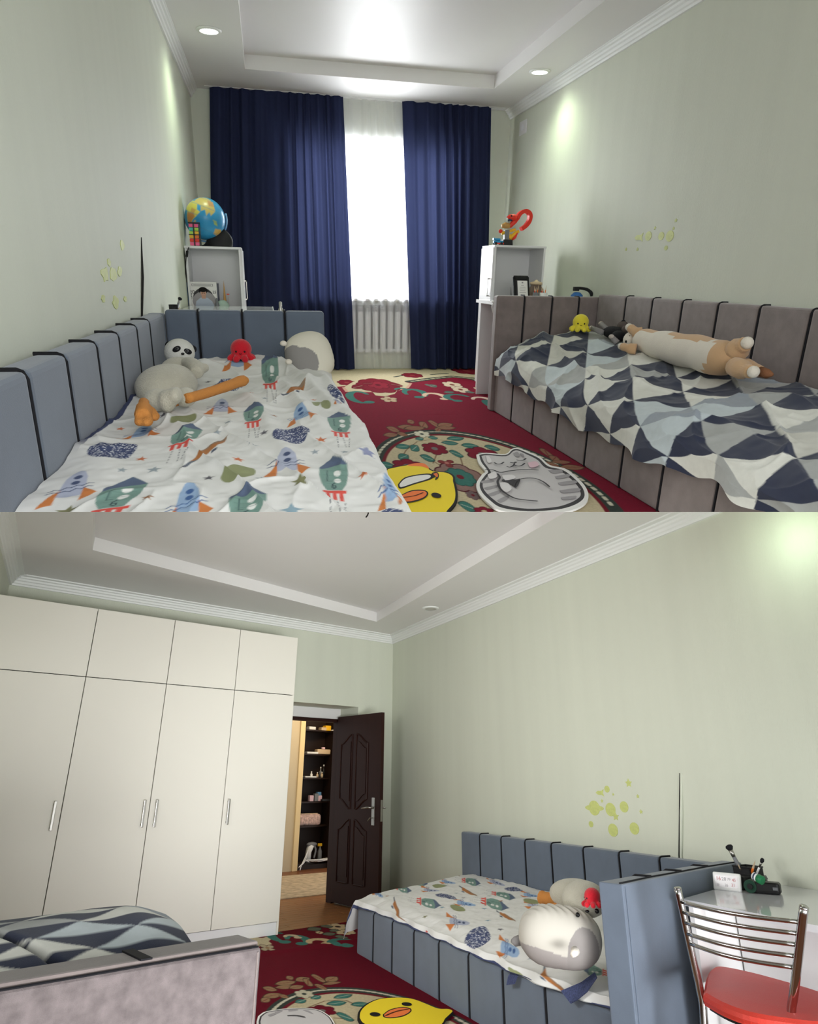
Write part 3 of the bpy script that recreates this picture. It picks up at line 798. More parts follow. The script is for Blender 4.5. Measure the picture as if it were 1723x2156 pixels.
obj('leg', T(smooth_path([(-0.2902, 2.4443, 0.64), (-0.24, 2.5389, 0.64), (-0.1782, 2.6439, 0.645), (-0.1234, 2.7499, 0.65), (-0.1042, 2.7862, 0.65)], 4), [.018] * 4 + [.0185] * 4 + [.02] * 4 + [.022] * 4 + [.010], 10), m_porange, t, smooth=True)
bm = tube(bm_new(), smooth_path([(-0.4156, 2.3352, 0.65), (-0.4016, 2.2437, 0.645), (-0.3939, 2.1709, 0.635)], 4), [.018] * 4 + [.026] * 4 + [.024], 10)
for p, q in (((-0.4041, 2.1721, 0.62), .018), ((-0.3802, 2.1626, 0.62), .018), ((-0.3696, 2.235, 0.62), .016)): ell(bm, p, (q, .035, q * .9))
ell(bm, (-0.3991, 2.2513, 0.625), (.036, .05, .028))
obj('foot', bm, m_porange, t, fuse=.006)
obj('leg', T([(-0.3613, 2.4141, 0.62), (-0.3307, 2.4747, 0.62)], [.013, .013], 8), m_porange, t, smooth=True)
obj('foot', E((-0.1042, 2.7862, 0.65), (.02, .02, .018), seg=12), m_porange, t, smooth=True)


def cat_pillow(c, rx, ry, rz, rot, label, side, wr=1.0):
    """big soft cat-shaped pillow; local z = long axis, -y = belly side seen from the room"""
    t = thing('plush_pillow', label, 'plush toy', c)
    Mx = Matrix.Translation(c) @ rot.to_4x4()
    n = 130; th_ = np.linspace(0, 2 * math.pi, n); v = np.linspace(-1, 1, 96)
    A_, V_ = np.meshgrid(th_, v, indexing='ij')
    prof = (1 - np.abs(V_) ** 2.8) ** .46
    sup = (np.abs(np.cos(A_)) ** 2.2 + np.abs(np.sin(A_)) ** 2.2) ** (-1 / 2.2)
    wrn = 1 + .012 * wr * np.sin(V_ * 30 + 2.5 * np.sin(A_ * 2) + 2 * np.sin(A_ * 3 + 1)) * np.clip(.6 + np.cos(A_ - 1.2), 0, 1) + .01 * np.sin(A_ * 5 + V_ * 4)
    X_ = rx * np.cos(A_) * sup * prof * wrn; Y_ = ry * np.sin(A_) * sup * prof * wrn; Z_ = rz * V_
    pts = np.stack([X_, Y_, Z_], -1); m = np.array(Mx); pts = pts @ m[:3, :3].T + m[:3, 3]
    return t, Mx, pts, A_, V_


rot = Matrix.Rotation(math.radians(-26), 3, 'X') @ Matrix.Rotation(math.radians(-14), 3, 'Y')
pc = (0.2092, 3.62, 0.6442)
t, Mx, pts, A_, V_ = cat_pillow(Vector(pc), .125, .085, .135, rot, 'cream and grey cat pillow leaning on the blue headboard beside the left curtain', -1)
pu_ = np.cos(A_); col = np.zeros(A_.shape + (3,)); col[:] = lin((214, 210, 194))
px_ = np.cos(A_) * .125; frontm = (np.sin(A_) < .25)
patch = ((((px_ + .055) / .085) ** 2 + ((V_ + .35) / .62) ** 2) < 1) & frontm
patch |= ((((px_ + .095) / .045) ** 2 + ((V_ - .25) / .22) ** 2) < 1) & frontm
bot = V_ < -.86
col[patch | bot] = lin((140, 137, 134))
grid('body', pts, m_duvet, t, col)
for p in ((0.0749, 3.56, 0.7208), (0.0949, 3.46, 0.6397)): obj('paw', E(p, (.018, .02, .014), seg=12), m_pcream, t, smooth=True)
obj('tail', T([(0.2409, 3.4, 0.569), (0.2677, 3.38, 0.5623), (0.289, 3.38, 0.5574)], [.016, .018, .012], 10), m_pgrey, t, smooth=True)
obj('care_tag', B(*(lambda q: ((q[0] - .012, q[1] - .003, q[2] - .004), (q[0] + .012, q[1], q[2] + .004)))((0.1708, 3.415, 0.5722))), m_pcream, t)

# long tan and white cat plush along the right backrest
t = thing('plush_cat', 'long cream and tan cat plush stretched along the taupe backrest', 'plush toy', (2.45, 3.6, .6))
a_, b_ = Vector((2.47, 4.2495, 0.6798)), Vector((2.44, 3.1665, 0.6673))
a_ = a_ + Vector((0, 0, .0)); n = 26
bm = bm_new(); rad = [.05, .072, .079, .08] + [.082 + .016 * math.sin(k / 18 * 2.2) for k in range(18)] + [.095, .088, .07, .045]
pth = [a_.lerp(b_, k / (n - 1)) + Vector((.008 * math.sin(k * .5), 0, .004 * math.sin(k * .9))) for k in range(n)]
tube(bm, pth, rad, 28)
for f_ in bm.faces:
    c_ = f_.calc_center_median(); k = (c_ - a_).dot(b_ - a_) / (b_ - a_).length_squared
    i_ = min(n - 1, max(0, int(round(k * (n - 1))))); d_ = (c_ - pth[i_]); ang = math.atan2(d_.z, -d_.x)
    tan_ = (.42 < k < .78 and ang > .75 + .35 * abs(k - .6) * 4) or (k < .22 and ang > .95) or k > .90 or (k > .82 and (ang > 1.0 or ang < -.3))
    f_.material_index = 1 if tan_ else 0
obj('body', bm, [m_pcream, m_ptan], t, smooth=True)
bm = E((2.46, 4.3063, 0.6745), (.068, .06, .06)); obj('head', bm, m_pcream, t, smooth=True)
obj('ear', T([(2.46, 4.2758, 0.7277), (2.47, 4.2282, 0.7626)], [.03, .006], 8), m_ptan, t, smooth=True)
for p in ((2.4, 4.286, 0.6667), (2.42, 4.28, 0.702)): obj('eye', E(p, .009, seg=10), m_eye, t, smooth=True)
obj('nose', E((2.41, 4.3287, 0.685), .006, seg=8), m_pbrown, t, smooth=True)


def limb(par, pts, rad, mat, tip, trad):
    o = obj('leg', T(smooth_path(pts, 4), rad, 12), mat, par, smooth=True)
    obj('paw', E(tip, trad, seg=12), m_pcream, o, smooth=True)


limb(t, [(2.46, 4.1966, 0.7095), (2.44, 4.2549, 0.7356), (2.43, 4.3122, 0.7561)], [.04] * 4 + [.03] * 4 + [.022], m_ptan, (2.43, 4.3257, 0.7582), .026)
limb(t, [(2.38, 4.1093, 0.6345), (2.34, 4.1493, 0.6365), (2.33, 4.2091, 0.6428)], [.035] * 4 + [.026] * 4 + [.018], m_ptan, (2.33, 4.2217, 0.6415), .022)
limb(t, [(2.44, 3.2102, 0.7118), (2.43, 3.1599, 0.7442), (2.43, 3.1217, 0.7674)], [.06] * 4 + [.04] * 4 + [.028], m_ptan, (2.42, 3.1023, 0.7716), .032)
limb(t, [(2.38, 3.1111, 0.65), (2.34, 2.976, 0.649), (2.33, 2.914, 0.6506)], [.05] * 4 + [.034] * 4 + [.024], m_ptan, (2.32, 2.8915, 0.6537), .03)
tl = obj('tail', T(smooth_path([(2.46, 3.1309, 0.6618), (2.45, 3.0554, 0.6497), (2.44, 2.983, 0.6403)], 4), [.03] * 4 + [.028] * 4 + [.026], 12), m_ptan, t, smooth=True)
obj('tail_tip', T([(2.44, 2.9904, 0.6417), (2.44, 2.9405, 0.6368), (2.44, 2.9035, 0.6373)], [.026, .024, .008], 12), m_pbrown, tl, smooth=True)

# dark plush animal lying in the corner
t = thing('plush_dog', 'dark grey plush animal with pale paws lying in the corner beside the yellow octopus', 'plush toy', (2.52, 5.0, .68))
bm = E((2.5, 4.6657, 0.6959), (.07, .11, .045)); ell(bm, (2.46, 4.5085, 0.6822), (.05, .07, .04)); obj('body', bm, m_pblack, t, fuse=.008)
bm = E((2.56, 4.648, 0.745), (.04, .05, .035)); ell(bm, (2.54, 4.564, 0.7244), (.03, .04, .03)); obj('head', bm, M('brown_grey_plush', (92, 82, 78), .95, bump=(180, .35)), t, fuse=.007)
obj('ear', E((2.56, 4.6479, 0.7719), (.018, .014, .016), seg=10), m_pblack, t, smooth=True)
for a__, b__ in (((2.48, 4.7261, 0.708), (2.5, 4.8741, 0.7456)), ((2.42, 4.6873, 0.6937), (2.42, 4.8631, 0.7144)), ((2.36, 4.3335, 0.6526), (2.33, 4.3679, 0.6908))):
    l_ = obj('leg', T([a__, (Vector(a__) + Vector(b__)) / 2, b__], [.022, .02, .016], 8), m_pgrey, t, smooth=True)
    obj('paw', E(b__, (.02, .024, .016), seg=10), M('pale_grey_plush', (186, 176, 168), .9), l_, smooth=True)

# ------------------------------------------------------------------ shelf towers and desks by the window
def shelf_tower(name, x0, x1, y0, y1, zt, zs, label, hx, hside):
    t = thing(name, label, 'cabinet', ((x0 + x1) / 2, (y0 + y1) / 2, 0)); k = .018
    obj('side_panel', B((x0, y0, 0), (x0 + k, y1, zt - k), .002), m_white, t); obj('side_panel', B((x1 - k, y0, 0), (x1, y1, zt - k), .002), m_white, t)
    obj('top_panel', B((x0 - .004, y0 - .004, zt - k), (x1 + .004, y1 + .004, zt), .002), m_white, t); obj('back_panel', B((x0 + k, y1 - .01, 0), (x1 - k, y1, zt - k)), m_white, t)
    obj('shelf', B((x0 + k, y0 + .004, zs - k), (x1 - k, y1 - .01, zs)), m_white, t); obj('plinth', B((x0 + k, y0 + .02, 0), (x1 - k, y0 + .035, zs - k)), m_white, t)
    zh = max(zs, .80) + .03
    d_ = obj('door', B((hx, y0 + .004, .06), (hx + hside * .012, y1 - .002, zt - .022), .002), m_white, t)
    hb = bm_new(); h0, h1 = hx + hside * .012, hx + hside * .034
    box(hb, (h1 - hside * .006, y0 + .05, zh + .0), (h1, y0 + .062, zh + .16)); box(hb, (h0, y0 + .05, zh), (h1, y0 + .062, zh + .01)); box(hb, (h0, y0 + .05, zh + .15), (h1, y0 + .062, zh + .16))
    obj('handle', hb, m_steel, d_)
    return t


shelf_tower('shelf_tower', -.642, -.192, 6.15, 6.48, 1.252, .70, 'white open shelf tower under the globe, left of the navy curtains', -.192, 1)
shelf_tower('shelf_tower', 2.052, 2.545, 6.2, 6.56, 1.337, .86, 'white open shelf tower with a framed certificate, right of the navy curtains', 2.052, -1)


def wdesk(x0, x1, y0, y1, z, label, e):
    t = thing('writing_desk', label, 'desk', ((x0 + x1) / 2, (y0 + y1) / 2, 0))
    obj('desktop', B((x0, y0, z - .025), (x1, y1, z), .003), m_desk, t)
    for y in (y0 + .03, y1 - .05): obj('end_panel', B((x0 + .03, y, 0), (x1 - .03, y + .02, z - .025)), m_white, t)
    obj('edge_strip', B((e - .004, y0, z - .027), (e + .004, y1, z + .001)), m_white, t)


wdesk(-.642, .05, 4.08, 6.13, .78, 'white desk hidden behind the blue-grey headboard in the upper half', .05)
wdesk(1.90, 2.72, 5.42, 6.18, .865, 'white desk behind the taupe headboard, holding jars and a frame', 1.90)

# globe
gc = Vector((-0.4807, 6.42, 1.4776)); gr = 0.1681
t = thing('globe', 'blue world globe on a dark stand atop the left shelf tower', 'globe', (gc.x, gc.y, 1.252))
gm = M('globe_print', (255, 255, 255), .3, attr=True)
a_ = np.linspace(0, 2 * math.pi, 160); v_ = np.linspace(-math.pi / 2, math.pi / 2, 90)
A_, V_ = np.meshgrid(a_, v_, indexing='ij')
tilt = Matrix.Rotation(.35, 3, 'Y')
N_ = np.stack([np.cos(V_) * np.cos(A_), np.cos(V_) * np.sin(A_), np.sin(V_)], -1)
pts = (N_ * gr) @ np.array(tilt).T + np.array(gc)
lon, lat = np.degrees(A_), np.degrees(V_)
pt = Paint(lon, lat, (44, 142, 196), 3.0)
pt.fill(.35 * (vnoise(lon / 20, lat / 20, 1.5, 3) + .5), (90, 180, 220))
for PP, cc in (([(205, 62), (240, 70), (275, 66), (292, 50), (300, 30), (288, 12), (282, 20), (276, 8), (268, 22), (258, 14), (252, 28), (236, 30), (222, 30), (214, 40)], (206, 186, 110)),
               ([(206, 36), (222, 34), (238, 30), (246, 14), (257, 11), (250, -4), (240, -18), (236, -30), (224, -36), (217, -18), (213, 2), (200, 4), (192, 14), (196, 28)], (214, 204, 96)),
               ([(216, -2), (240, 2), (246, -6), (238, -20), (235, -30), (225, -35), (218, -18)], (200, 140, 80)), ([(226, 14), (244, 12), (240, 0), (228, 2)], (196, 160, 90)),
               ([(248, -14), (252, -16), (248, -25), (244, -24)], (206, 178, 100)), ([(312, -16), (336, -12), (352, -22), (350, -36), (332, -34), (316, -32)], (214, 170, 90)), ([(296, 4), (304, -6), (316, -7), (308, 4)], (170, 190, 100)),
               ([(262, 56), (290, 60), (296, 42), (276, 38)], (196, 150, 100))): pt.poly(PP, cc)
for la in (-60, -30, 0, 30, 60): pt.line([(lo, la) for lo in range(0, 361, 20)], .8, (70, 130, 170))
grid('sphere', pts, gm, t, pt.out())
obj('meridian_arc', T([gc + tilt @ Vector((gr * 1.06 * math.cos(a) * .0 + gr * 1.07 * math.sin(a), 0, -gr * 1.07 * math.cos(a))) for a in np.linspace(0.0, 2.2, 16)], .007, 8), P['lightblue'], t, smooth=True)
obj('stand', lathe(bm_new(), (gc.x, gc.y, 1.252), [(.09, 0), (.09, .008), (.03, .02), (.012, .035), (.012, gc.z - gr * 1.07 - 1.252)], 24), P['black'], t, smooth=True)
# black cloth bag behind the globe
n = 24; A_, V_ = np.meshgrid(np.linspace(0, 2 * math.pi, 40), np.linspace(0, 1, n), indexing='ij')
q_ = np.array((-0.3904, 6.42, 1.3185)); rr_ = (.115 * (1 - V_ ** 2.2) ** .5 + .001) * (1 + .08 * np.sin(A_ * 3 + V_ * 5))
grid('cloth_bag', np.stack([q_[0] + rr_ * np.cos(A_) + .03 * V_, q_[1] + .6 * rr_ * np.sin(A_), 1.253 + .155 * V_], -1), M('black_bag_cloth', (26, 26, 28), .6), None, None,
     label='black crumpled bag beside the globe stand on the left shelf tower', category='bag')
# stacked cube tower in its clear case
c = (-0.5585, 6.185, 1.2637)
t = thing('cube_puzzle', 'small rainbow cube puzzle in a black clip frame in front of the globe', 'toy', (c[0], c[1], 1.252))
hs = .028
for k, cols in enumerate((('pink', 'pink'), ('red', 'red'), ('yellow', 'orange'), ('lime', 'yellow'), ('teal', 'lime'), ('pink', 'pink'))):
    for s in (-1, 1):
        x = c[0] + s * .021
        obj('cube', B((x - .017, c[1] - .02, 1.256 + k * hs), (x + .017, c[1] + .02, 1.256 + k * hs + .025), .003), P[cols[0 if s < 0 else 1]], t)
fb = bm_new(); box(fb, (c[0] - .005, c[1] - .026, 1.252), (c[0] + .005, c[1] + .026, 1.43)); box(fb, (c[0] - .042, c[1] - .026, 1.335), (c[0] + .05, c[1] - .02, 1.342)); box(fb, (c[0] - .042, c[1] - .026, 1.425), (c[0] + .05, c[1] + .026, 1.434)); box(fb, (c[0] + .044, c[1] - .026, 1.252), (c[0] + .05, c[1] + .026, 1.43))
obj('frame', fb, P['black'], t)
t = thing('power_cord', 'thin black cord with a switch hanging down the left shelf tower', 'cord', (-.64, 6.14, .8))
obj('cable', T(smooth_path([(-0.6049, 6.14, 1.2426), (-0.6233, 6.135, 1.1982), (-0.6344, 6.13, 1.1502), (-0.6572, 6.135, 0.9829), (-0.6689, 6.135, 0.8505), (-0.6648, 6.13, 0.7166)], 5), .0035, 6), P['black'], t)
obj('switch', T([(-0.6194, 6.128, 1.2128), (-0.6289, 6.125, 1.165)], [.01, .011], 8), P['black'], t)

# things in the left niche
def book(x, y, z, w_, d_, h_, mat, label, group='books in the left shelf tower'):
    t = thing('book', label, 'book', (x + w_ / 2, y + d_ / 2, z), group)
    obj('cover', B((x, y, z), (x + w_, y + d_, z + h_), .002), mat, t)
    obj('pages', B((x + .004, y - .001, z + .004), (x + w_ - .004, y + d_ - .004, z + h_ + .0005)), m_print['paper'], t)


q_ = (-0.6749, 6.2, 0.7282); book(q_[0], 6.19, .70, .024, .2, .265, P['lightblue'], 'light blue book spine at the left of the photo yearbook')
q_ = (-0.6646, 6.25, 0.7256); book(q_[0] + .006, 6.30, .70, .016, .16, .31, P['red'], 'tall dark red book behind the light blue one at the left of the photo yearbook')
q_ = (-0.4274, 6.2, 0.7308); book(q_[0], 6.2, .70, .022, .2, .26, P['navy'], 'navy book spine just right of the photo yearbook')
# graduation yearbook with a portrait on its cover
L_ = (-0.6462, 6.18, 0.7218); R_ = (-0.4122, 6.18, 0.9718)
t = thing('photo_book', 'white yearbook showing a person in a pale shirt, standing in the left shelf tower', 'book', ((L_[0] + R_[0]) / 2, 6.2, .70))
x0, x1, z0, z1 = L_[0], R_[0], .702, R_[2]; W_, H_ = x1 - x0, z1 - z0
obj('cover', B((x0, 6.18, z0), (x1, 6.195, z1), .002), m_print['paper'], t)


def flat(par, name, polys, y=6.18, step=.0003):
    """layers of flat print standing in the x-z plane, in units of the cover"""
    for i, (pp, mm) in enumerate(polys):
        bm = bm_new(); vs = [bm.verts.new((x0 + a * W_, y - .0006 - step * i, z0 + b * H_)) for a, b in pp]; bm.faces.new(vs); obj(name, bm, m_print[mm], par)


flat(t, 'cover_print', [(circ(.52, .52, .36, .30, 20), 'darkgrey'), (circ(.55, .42, .42, .3, 18), 'midgrey'), ([(.18, .02), (.88, .02), (.93, .2), (.82, .42), (.66, .53), (.42, .53), (.26, .42), (.2, .2)], 'shirt'),
                        ([(.46, .50), (.6, .50), (.6, .6), (.46, .6)], 'skin'), (circ(.53, .66, .10, .095, 18), 'skin'), (circ(.52, .77, .15, .075, 16), 'black'), ([(.40, .66), (.43, .76), (.40, .8), (.37, .74)], 'black'), ([(.64, .66), (.62, .76), (.66, .8), (.69, .74)], 'black'),
                        ([(.2, .03), (.34, .03), (.36, .13), (.24, .14)], 'skin'), ([(.14, .87), (.88, .87), (.88, .94), (.14, .94)], 'midgrey'), ([(.16, .88), (.86, .88), (.86, .93), (.16, .93)], 'paper'),
                        ([(.2, .898), (.82, .898), (.82, .912), (.2, .912)], 'ink')] + [([(.49 + k * .06, .655), (.52 + k * .06, .655), (.52 + k * .06, .67), (.49 + k * .06, .67)], 'black') for k in (0, 1)] + [([(.5, .615), (.57, .615), (.57, .622), (.5, .622)], 'pink')])
for s_, px_, pz_, sz in (('20', .14, .64, .045), ('25', .92, .66, .032), ('2', .1, .56, .03), ('5', .12, .5, .024)):
    obj('lettering', xf(text_bm(s_, sz), Matrix.Translation((x0 + px_ * W_, 6.1785, z0 + pz_ * H_)) @ Matrix.Rotation(math.pi / 2, 4, 'X')), m_print['ink'], t)
c = (-0.3517, 6.2, 0.7356)
t = thing('tower_figurine', 'slim golden tower souvenir on a pale green base in the left niche', 'figurine', (c[0], 6.22, .70))
obj('tower', lathe(bm_new(), (c[0], 6.22, .70), [(.022, 0), (.016, .08), (.009, .17), (.003, .25), (.0005, .285)], 12), P['gold'], t, smooth=True); obj('base', E((c[0] - .02, 6.2, .765), (.06, .03, .064), seg=12), M('pale_green_resin', (180, 206, 190), .5), t, smooth=True)
c = (-0.3264, 6.2, 0.7555)
t = thing('flag_figurine', 'tiny red flag on a stick right of the golden tower souvenir', 'figurine', (c[0] + .004, 6.24, .70))
obj('stick', T([(c[0] + .004, 6.24, .70), (c[0] + .004, 6.24, .88)], .0015, 6), P['beige'], t); obj('flag', B((c[0] - .008, 6.239, .868), (c[0] + .014, 6.241, .878)), P['red'], t)
c = (-0.4156, 6.16, 0.7487)
t = thing('salt_figurine', 'little glass figurine at the foot of the navy book', 'figurine', (c[0], 6.17, .70)); obj('body', lathe(bm_new(), (c[0], 6.17, .70), [(.02, 0), (.02, .08), (.01, .11), (.012, .13), (.003, .145)], 12), P['grey'], t, smooth=True)


def brush(p, q, rh, lh, hmat, label, cat='paint brush', hair=True, group=None):
    """a brush or pencil leaning from p up to q"""
    p, q = Vector(p), Vector(q); t = thing('paint_brush' if hair else 'pencil', label, cat, tuple(p), group)
    d = (q - p); obj('handle', T([p, p + d * .55, p + d * .68], [rh * .6, rh, rh * .9], 8), hmat, t, smooth=True)
    if hair:
        obj('ferrule', T([p + d * .68, p + d * .86], [rh * .95, rh * 1.15], 8), m_steel, t, smooth=True)
        obj('bristles', T([p + d * .86, p + d * .93, p + d * .98, q], [rh * 1.2, rh * 1.9, rh * 1.5, rh * .3], 8), m_pblack, t, smooth=True)
    else:
        obj('tip', T([p + d * .68, q], [rh * .9, rh * .1], 8), P['beige'], t)


g_ = 'brushes standing on the desk behind the left headboard'
t = thing('pen_holder', 'dark pen holder hidden behind the left headboard, holding three brushes', 'pen holder', (-.56, 4.75, .78))
obj('cup', lathe(bm_new(), ((-0.594, 4.75, 0.7798)[0], 4.75, .78), [(.03, 0), (.032, .07), (.029, .07), (.027, .004)], 16), P['black'], t, smooth=True)
brush((-0.6007, 4.75, 0.7707), (-0.5512, 4.78, 0.895), .0075, 1, P['grey'], 'thick grey paint brush with a black tip standing behind the left headboard', group=g_)
brush((-0.616, 4.73, 0.7718), (-0.6057, 4.73, 0.8489), .004, 1, P['white'], 'thin white paint brush, leftmost of those behind the left headboard', group=g_)
brush((-0.5792, 4.72, 0.7728), (-0.5555, 4.72, 0.8382), .006, 1, P['beige'], 'short pale brush handle beside the thick grey brush behind the left headboard', hair=False, group=g_)
c = (0.0798, 4.2, 0.854)
t = thing('steel_bottle', 'small steel bottle top peeking over the left headboard near the curtain', 'bottle', (c[0], 4.2, .78)); obj('body', lathe(bm_new(), (c[0], 4.2, .78), [(.014, 0), (.014, .075), (.009, .085), (.009, .115), (.003, .12)], 14), m_steel, t, smooth=True)

# ------------------------------------------------------------------ right desk and cabinet things
t = thing('track_toy', 'red and yellow dinosaur loop launcher toy on the right shelf tower', 'toy', ((2.2155, 6.3, 1.3507)[0], 6.3, 1.337))
loop = [(2.2794, 6.3, 1.5678), (2.2989, 6.3, 1.604), (2.3304, 6.3, 1.6278), (2.3634, 6.3, 1.6341), (2.3947, 6.3, 1.6172), (2.405, 6.3, 1.5852), (2.3957, 6.3, 1.5458), (2.3665, 6.3, 1.509), (2.3275, 6.3, 1.4815)]
lp = smooth_path(loop, 5); rr_ = 0.0157
bm = bm_new()
rings = []
for i, p in enumerate(lp):
    d = (lp[min(i + 1, len(lp) - 1)] - lp[max(i - 1, 0)]).normalized(); n_ = Vector((0, 1, 0)); u_ = d.cross(n_).normalized()
    rings.append([bm.verts.new(p + u_ * a * rr_ + n_ * b * .03) for a, b in ((-1, -1), (1, -1), (1, 1), (-1, 1))])
for a, b in zip(rings, rings[1:]):
    for k in range(4): bm.faces.new((a[k], a[(k + 1) % 4], b[(k + 1) % 4], b[k]))
bm.faces.new(rings[0][::-1]); bm.faces.new(rings[-1])
obj('loop_track', bm, P['red'], t)
bm = T([(2.214, 6.3, 1.5006), (2.2624, 6.3, 1.5478), (2.2898, 6.3, 1.5779)], [.02, .024, .02], 8); obj('neck_track', bm, P['red'], t)
hd = obj('head', T([(2.2721, 6.29, 1.5669), (2.2418, 6.29, 1.5755), (2.2043, 6.29, 1.5806), (2.1792, 6.29, 1.5713)], [.026, .032, .02, .008], 10), P['red'], t, smooth=True)
obj('jaw', T([(2.2354, 6.29, 1.5624), (2.2061, 6.29, 1.5568), (2.1922, 6.29, 1.546)], [.018, .012, .006], 8), P['navy'], hd, smooth=True)
for a, b in (((2.1741, 6.275, 1.5689), (2.1729, 6.275, 1.5547)), ((2.1829, 6.275, 1.5692), (2.1823, 6.275, 1.5576))): obj('fang', T([a, b], [.005, .001], 6), P['white'], hd)
obj('eye', E((2.2173, 6.27, 1.588), .008, seg=8), m_eye, hd)
obj('funnel', T([(2.1397, 6.3, 1.5014), (2.1762, 6.3, 1.5091), (2.2135, 6.3, 1.5071)], [.016, .028, .022], 10), P['gold'], t, smooth=True)
bm = bm_new()
for a, b, r_ in (((360, 410), (440, 390), .014), ((440, 385), (540, 355), .012), ((440, 395), (470, 470), .016), ((470, 475), (545, 400), .017), ((540, 400), (585, 375), .014), ((400, 385), (430, 430), .014)):
    tube(bm, [Vector(((1.8708, 6.3, 1.7119))) + Vector((((3.1561, 6.3, 1.7633)[0] - (1.8708, 6.3, 1.7119)[0]) * p[0] / 1723.0, 0, ((1.9261, 6.3, 0.7331)[2] - (1.8708, 6.3, 1.7119)[2]) * p[1] / 1477.0)) for p in (a, b)], [r_, r_], 8)
obj('yellow_frame', bm, P['yellow'], t)
obj('knob', E((2.1317, 6.3, 1.4576), (.02, .014, .018), seg=12), P['red'], t, smooth=True)
obj('tail_arm', T([(2.2888, 6.3, 1.4508), (2.2694, 6.3, 1.4107), (2.2448, 6.3, 1.3902)], [.014, .018, .012], 8), P['red'], t, smooth=True)
obj('lower_arm', T([(2.2229, 6.31, 1.4295), (2.2484, 6.31, 1.3907)], [.018, .014], 8), P['yellow'], t, smooth=True)
c = (2.19, 6.3, 1.4017); obj('pillar', B((c[0] - .022, 6.28, 1.36), (c[0] + .022, 6.32, 1.47), .004), P['grey'], t)
bm = bm_new(); prism(bm, [(-.055, 0), (.055, 0), (.05, .05), (-.035, .05)], -.035, .035); xf(bm, Matrix.Translation((c[0], 6.3, 1.338)) @ Matrix.Rotation(math.pi / 2, 4, 'X')); obj('base', bm, P['black'], t)
c = (2.0998, 6.26, 1.3483)
t = thing('toy_car', 'small blue and red toy car on the left edge of the right shelf tower', 'toy', (c[0], 6.26, 1.337))
bm = B((c[0] - .045, 6.24, 1.352), (c[0] + .045, 6.28, 1.375), .006); box(bm, (c[0] - .03, 6.243, 1.375), (c[0] + .02, 6.277, 1.395), .008); box(bm, (c[0] - .048, 6.236, 1.378), (c[0] - .036, 6.284, 1.398), .002); obj('car_body', bm, P['cyan'], t)
obj('bumper', B((c[0] - .03, 6.236, 1.345), (c[0] + .05, 6.245, 1.357), .003), P['red'], t)
for sx in (-.027, .027):
    for sy in (6.238, 6.282): obj('wheel', lathe(bm_new(), (c[0] + sx, sy - .004, 1.350), [(.013, 0), (.013, .008), (.004, .008)], 12, (0, 1, 0)), P['black'], t)

# certificate in a dark carved frame
c0, c1 = (2.1715, 5.95, 0.8927), (2.3282, 5.95, 1.0721)
fx0, fx1, fz1 = c0[0], c1[0], c1[2]; mw, mh = fx1 - fx0, fz1 - .866
t = thing('framed_certificate', 'dark carved frame holding a white certificate, on the desk behind the taupe headboard', 'picture frame', ((fx0 + fx1) / 2, 5.95, .866))
Mf = Matrix.Translation(((fx0 + fx1) / 2, 5.94, .867)) @ Matrix.Rotation(math.radians(8), 4, 'Z') @ Matrix.Rotation(math.radians(-14), 4, 'X')
bm = bm_new(); hw = mw / 2
for a, b in (((-hw, 0), (-hw + .024, mh)), ((hw - .024, 0), (hw, mh)), ((-hw, mh - .026), (hw, mh)), ((-hw, 0), (hw, .024))): box(bm, (a[0], -.008, a[1]), (b[0], .008, b[1]), .004)
for k in range(9): ell(bm, (-hw * .75 + k * hw * .19, 0, mh + .004), (.016, .008, .009), None, 8)
obj('frame', xf(bm, Mf), P['black'], t, smooth=False)
obj('photo', xf(B((-hw + .02, -.002, .02), (hw - .02, .004, mh - .02)), Mf), m_print['darkgrey'], t)
obj('certificate', xf(B((-hw * .55, -.014, .006), (hw * .72, -.011, mh * .83)), Mf), m_print['white'], t)
bm = bm_new()
for k, (a, b) in enumerate(((-.1, .25), (-.3, .45), (-.35, .5), (-.25, .4), (-.35, .5), (-.2, .35))): box(bm, (hw * a, -.0146, mh * (.62 - .075 * k)), (hw * b, -.0142, mh * (.62 - .075 * k) + .004))
box(bm, (-hw * .02, -.0146, mh * .72), (hw * .18, -.0142, mh * .78)); obj('certificate_print', xf(bm, Mf), m_print['midgrey'], t)
t = thing('display_base', 'low black box under the certificate frame on the right desk', 'box', ((2.0813, 5.8, 0.8966)[0], 5.8, .865)); c = (2.0391, 5.8, 0.8928); d = (2.159, 5.8, 0.9042)
obj('body', B((c[0], 5.76, .866), (d[0], 5.84, .89), .003), P['black'], t); obj('antenna', T([((2.0981, 5.8, 0.9097)[0], 5.8, .885), ((2.0872, 5.8, 1.0242)[0], 5.8, .985)], [.004, .0015], 6), P['black'], t)
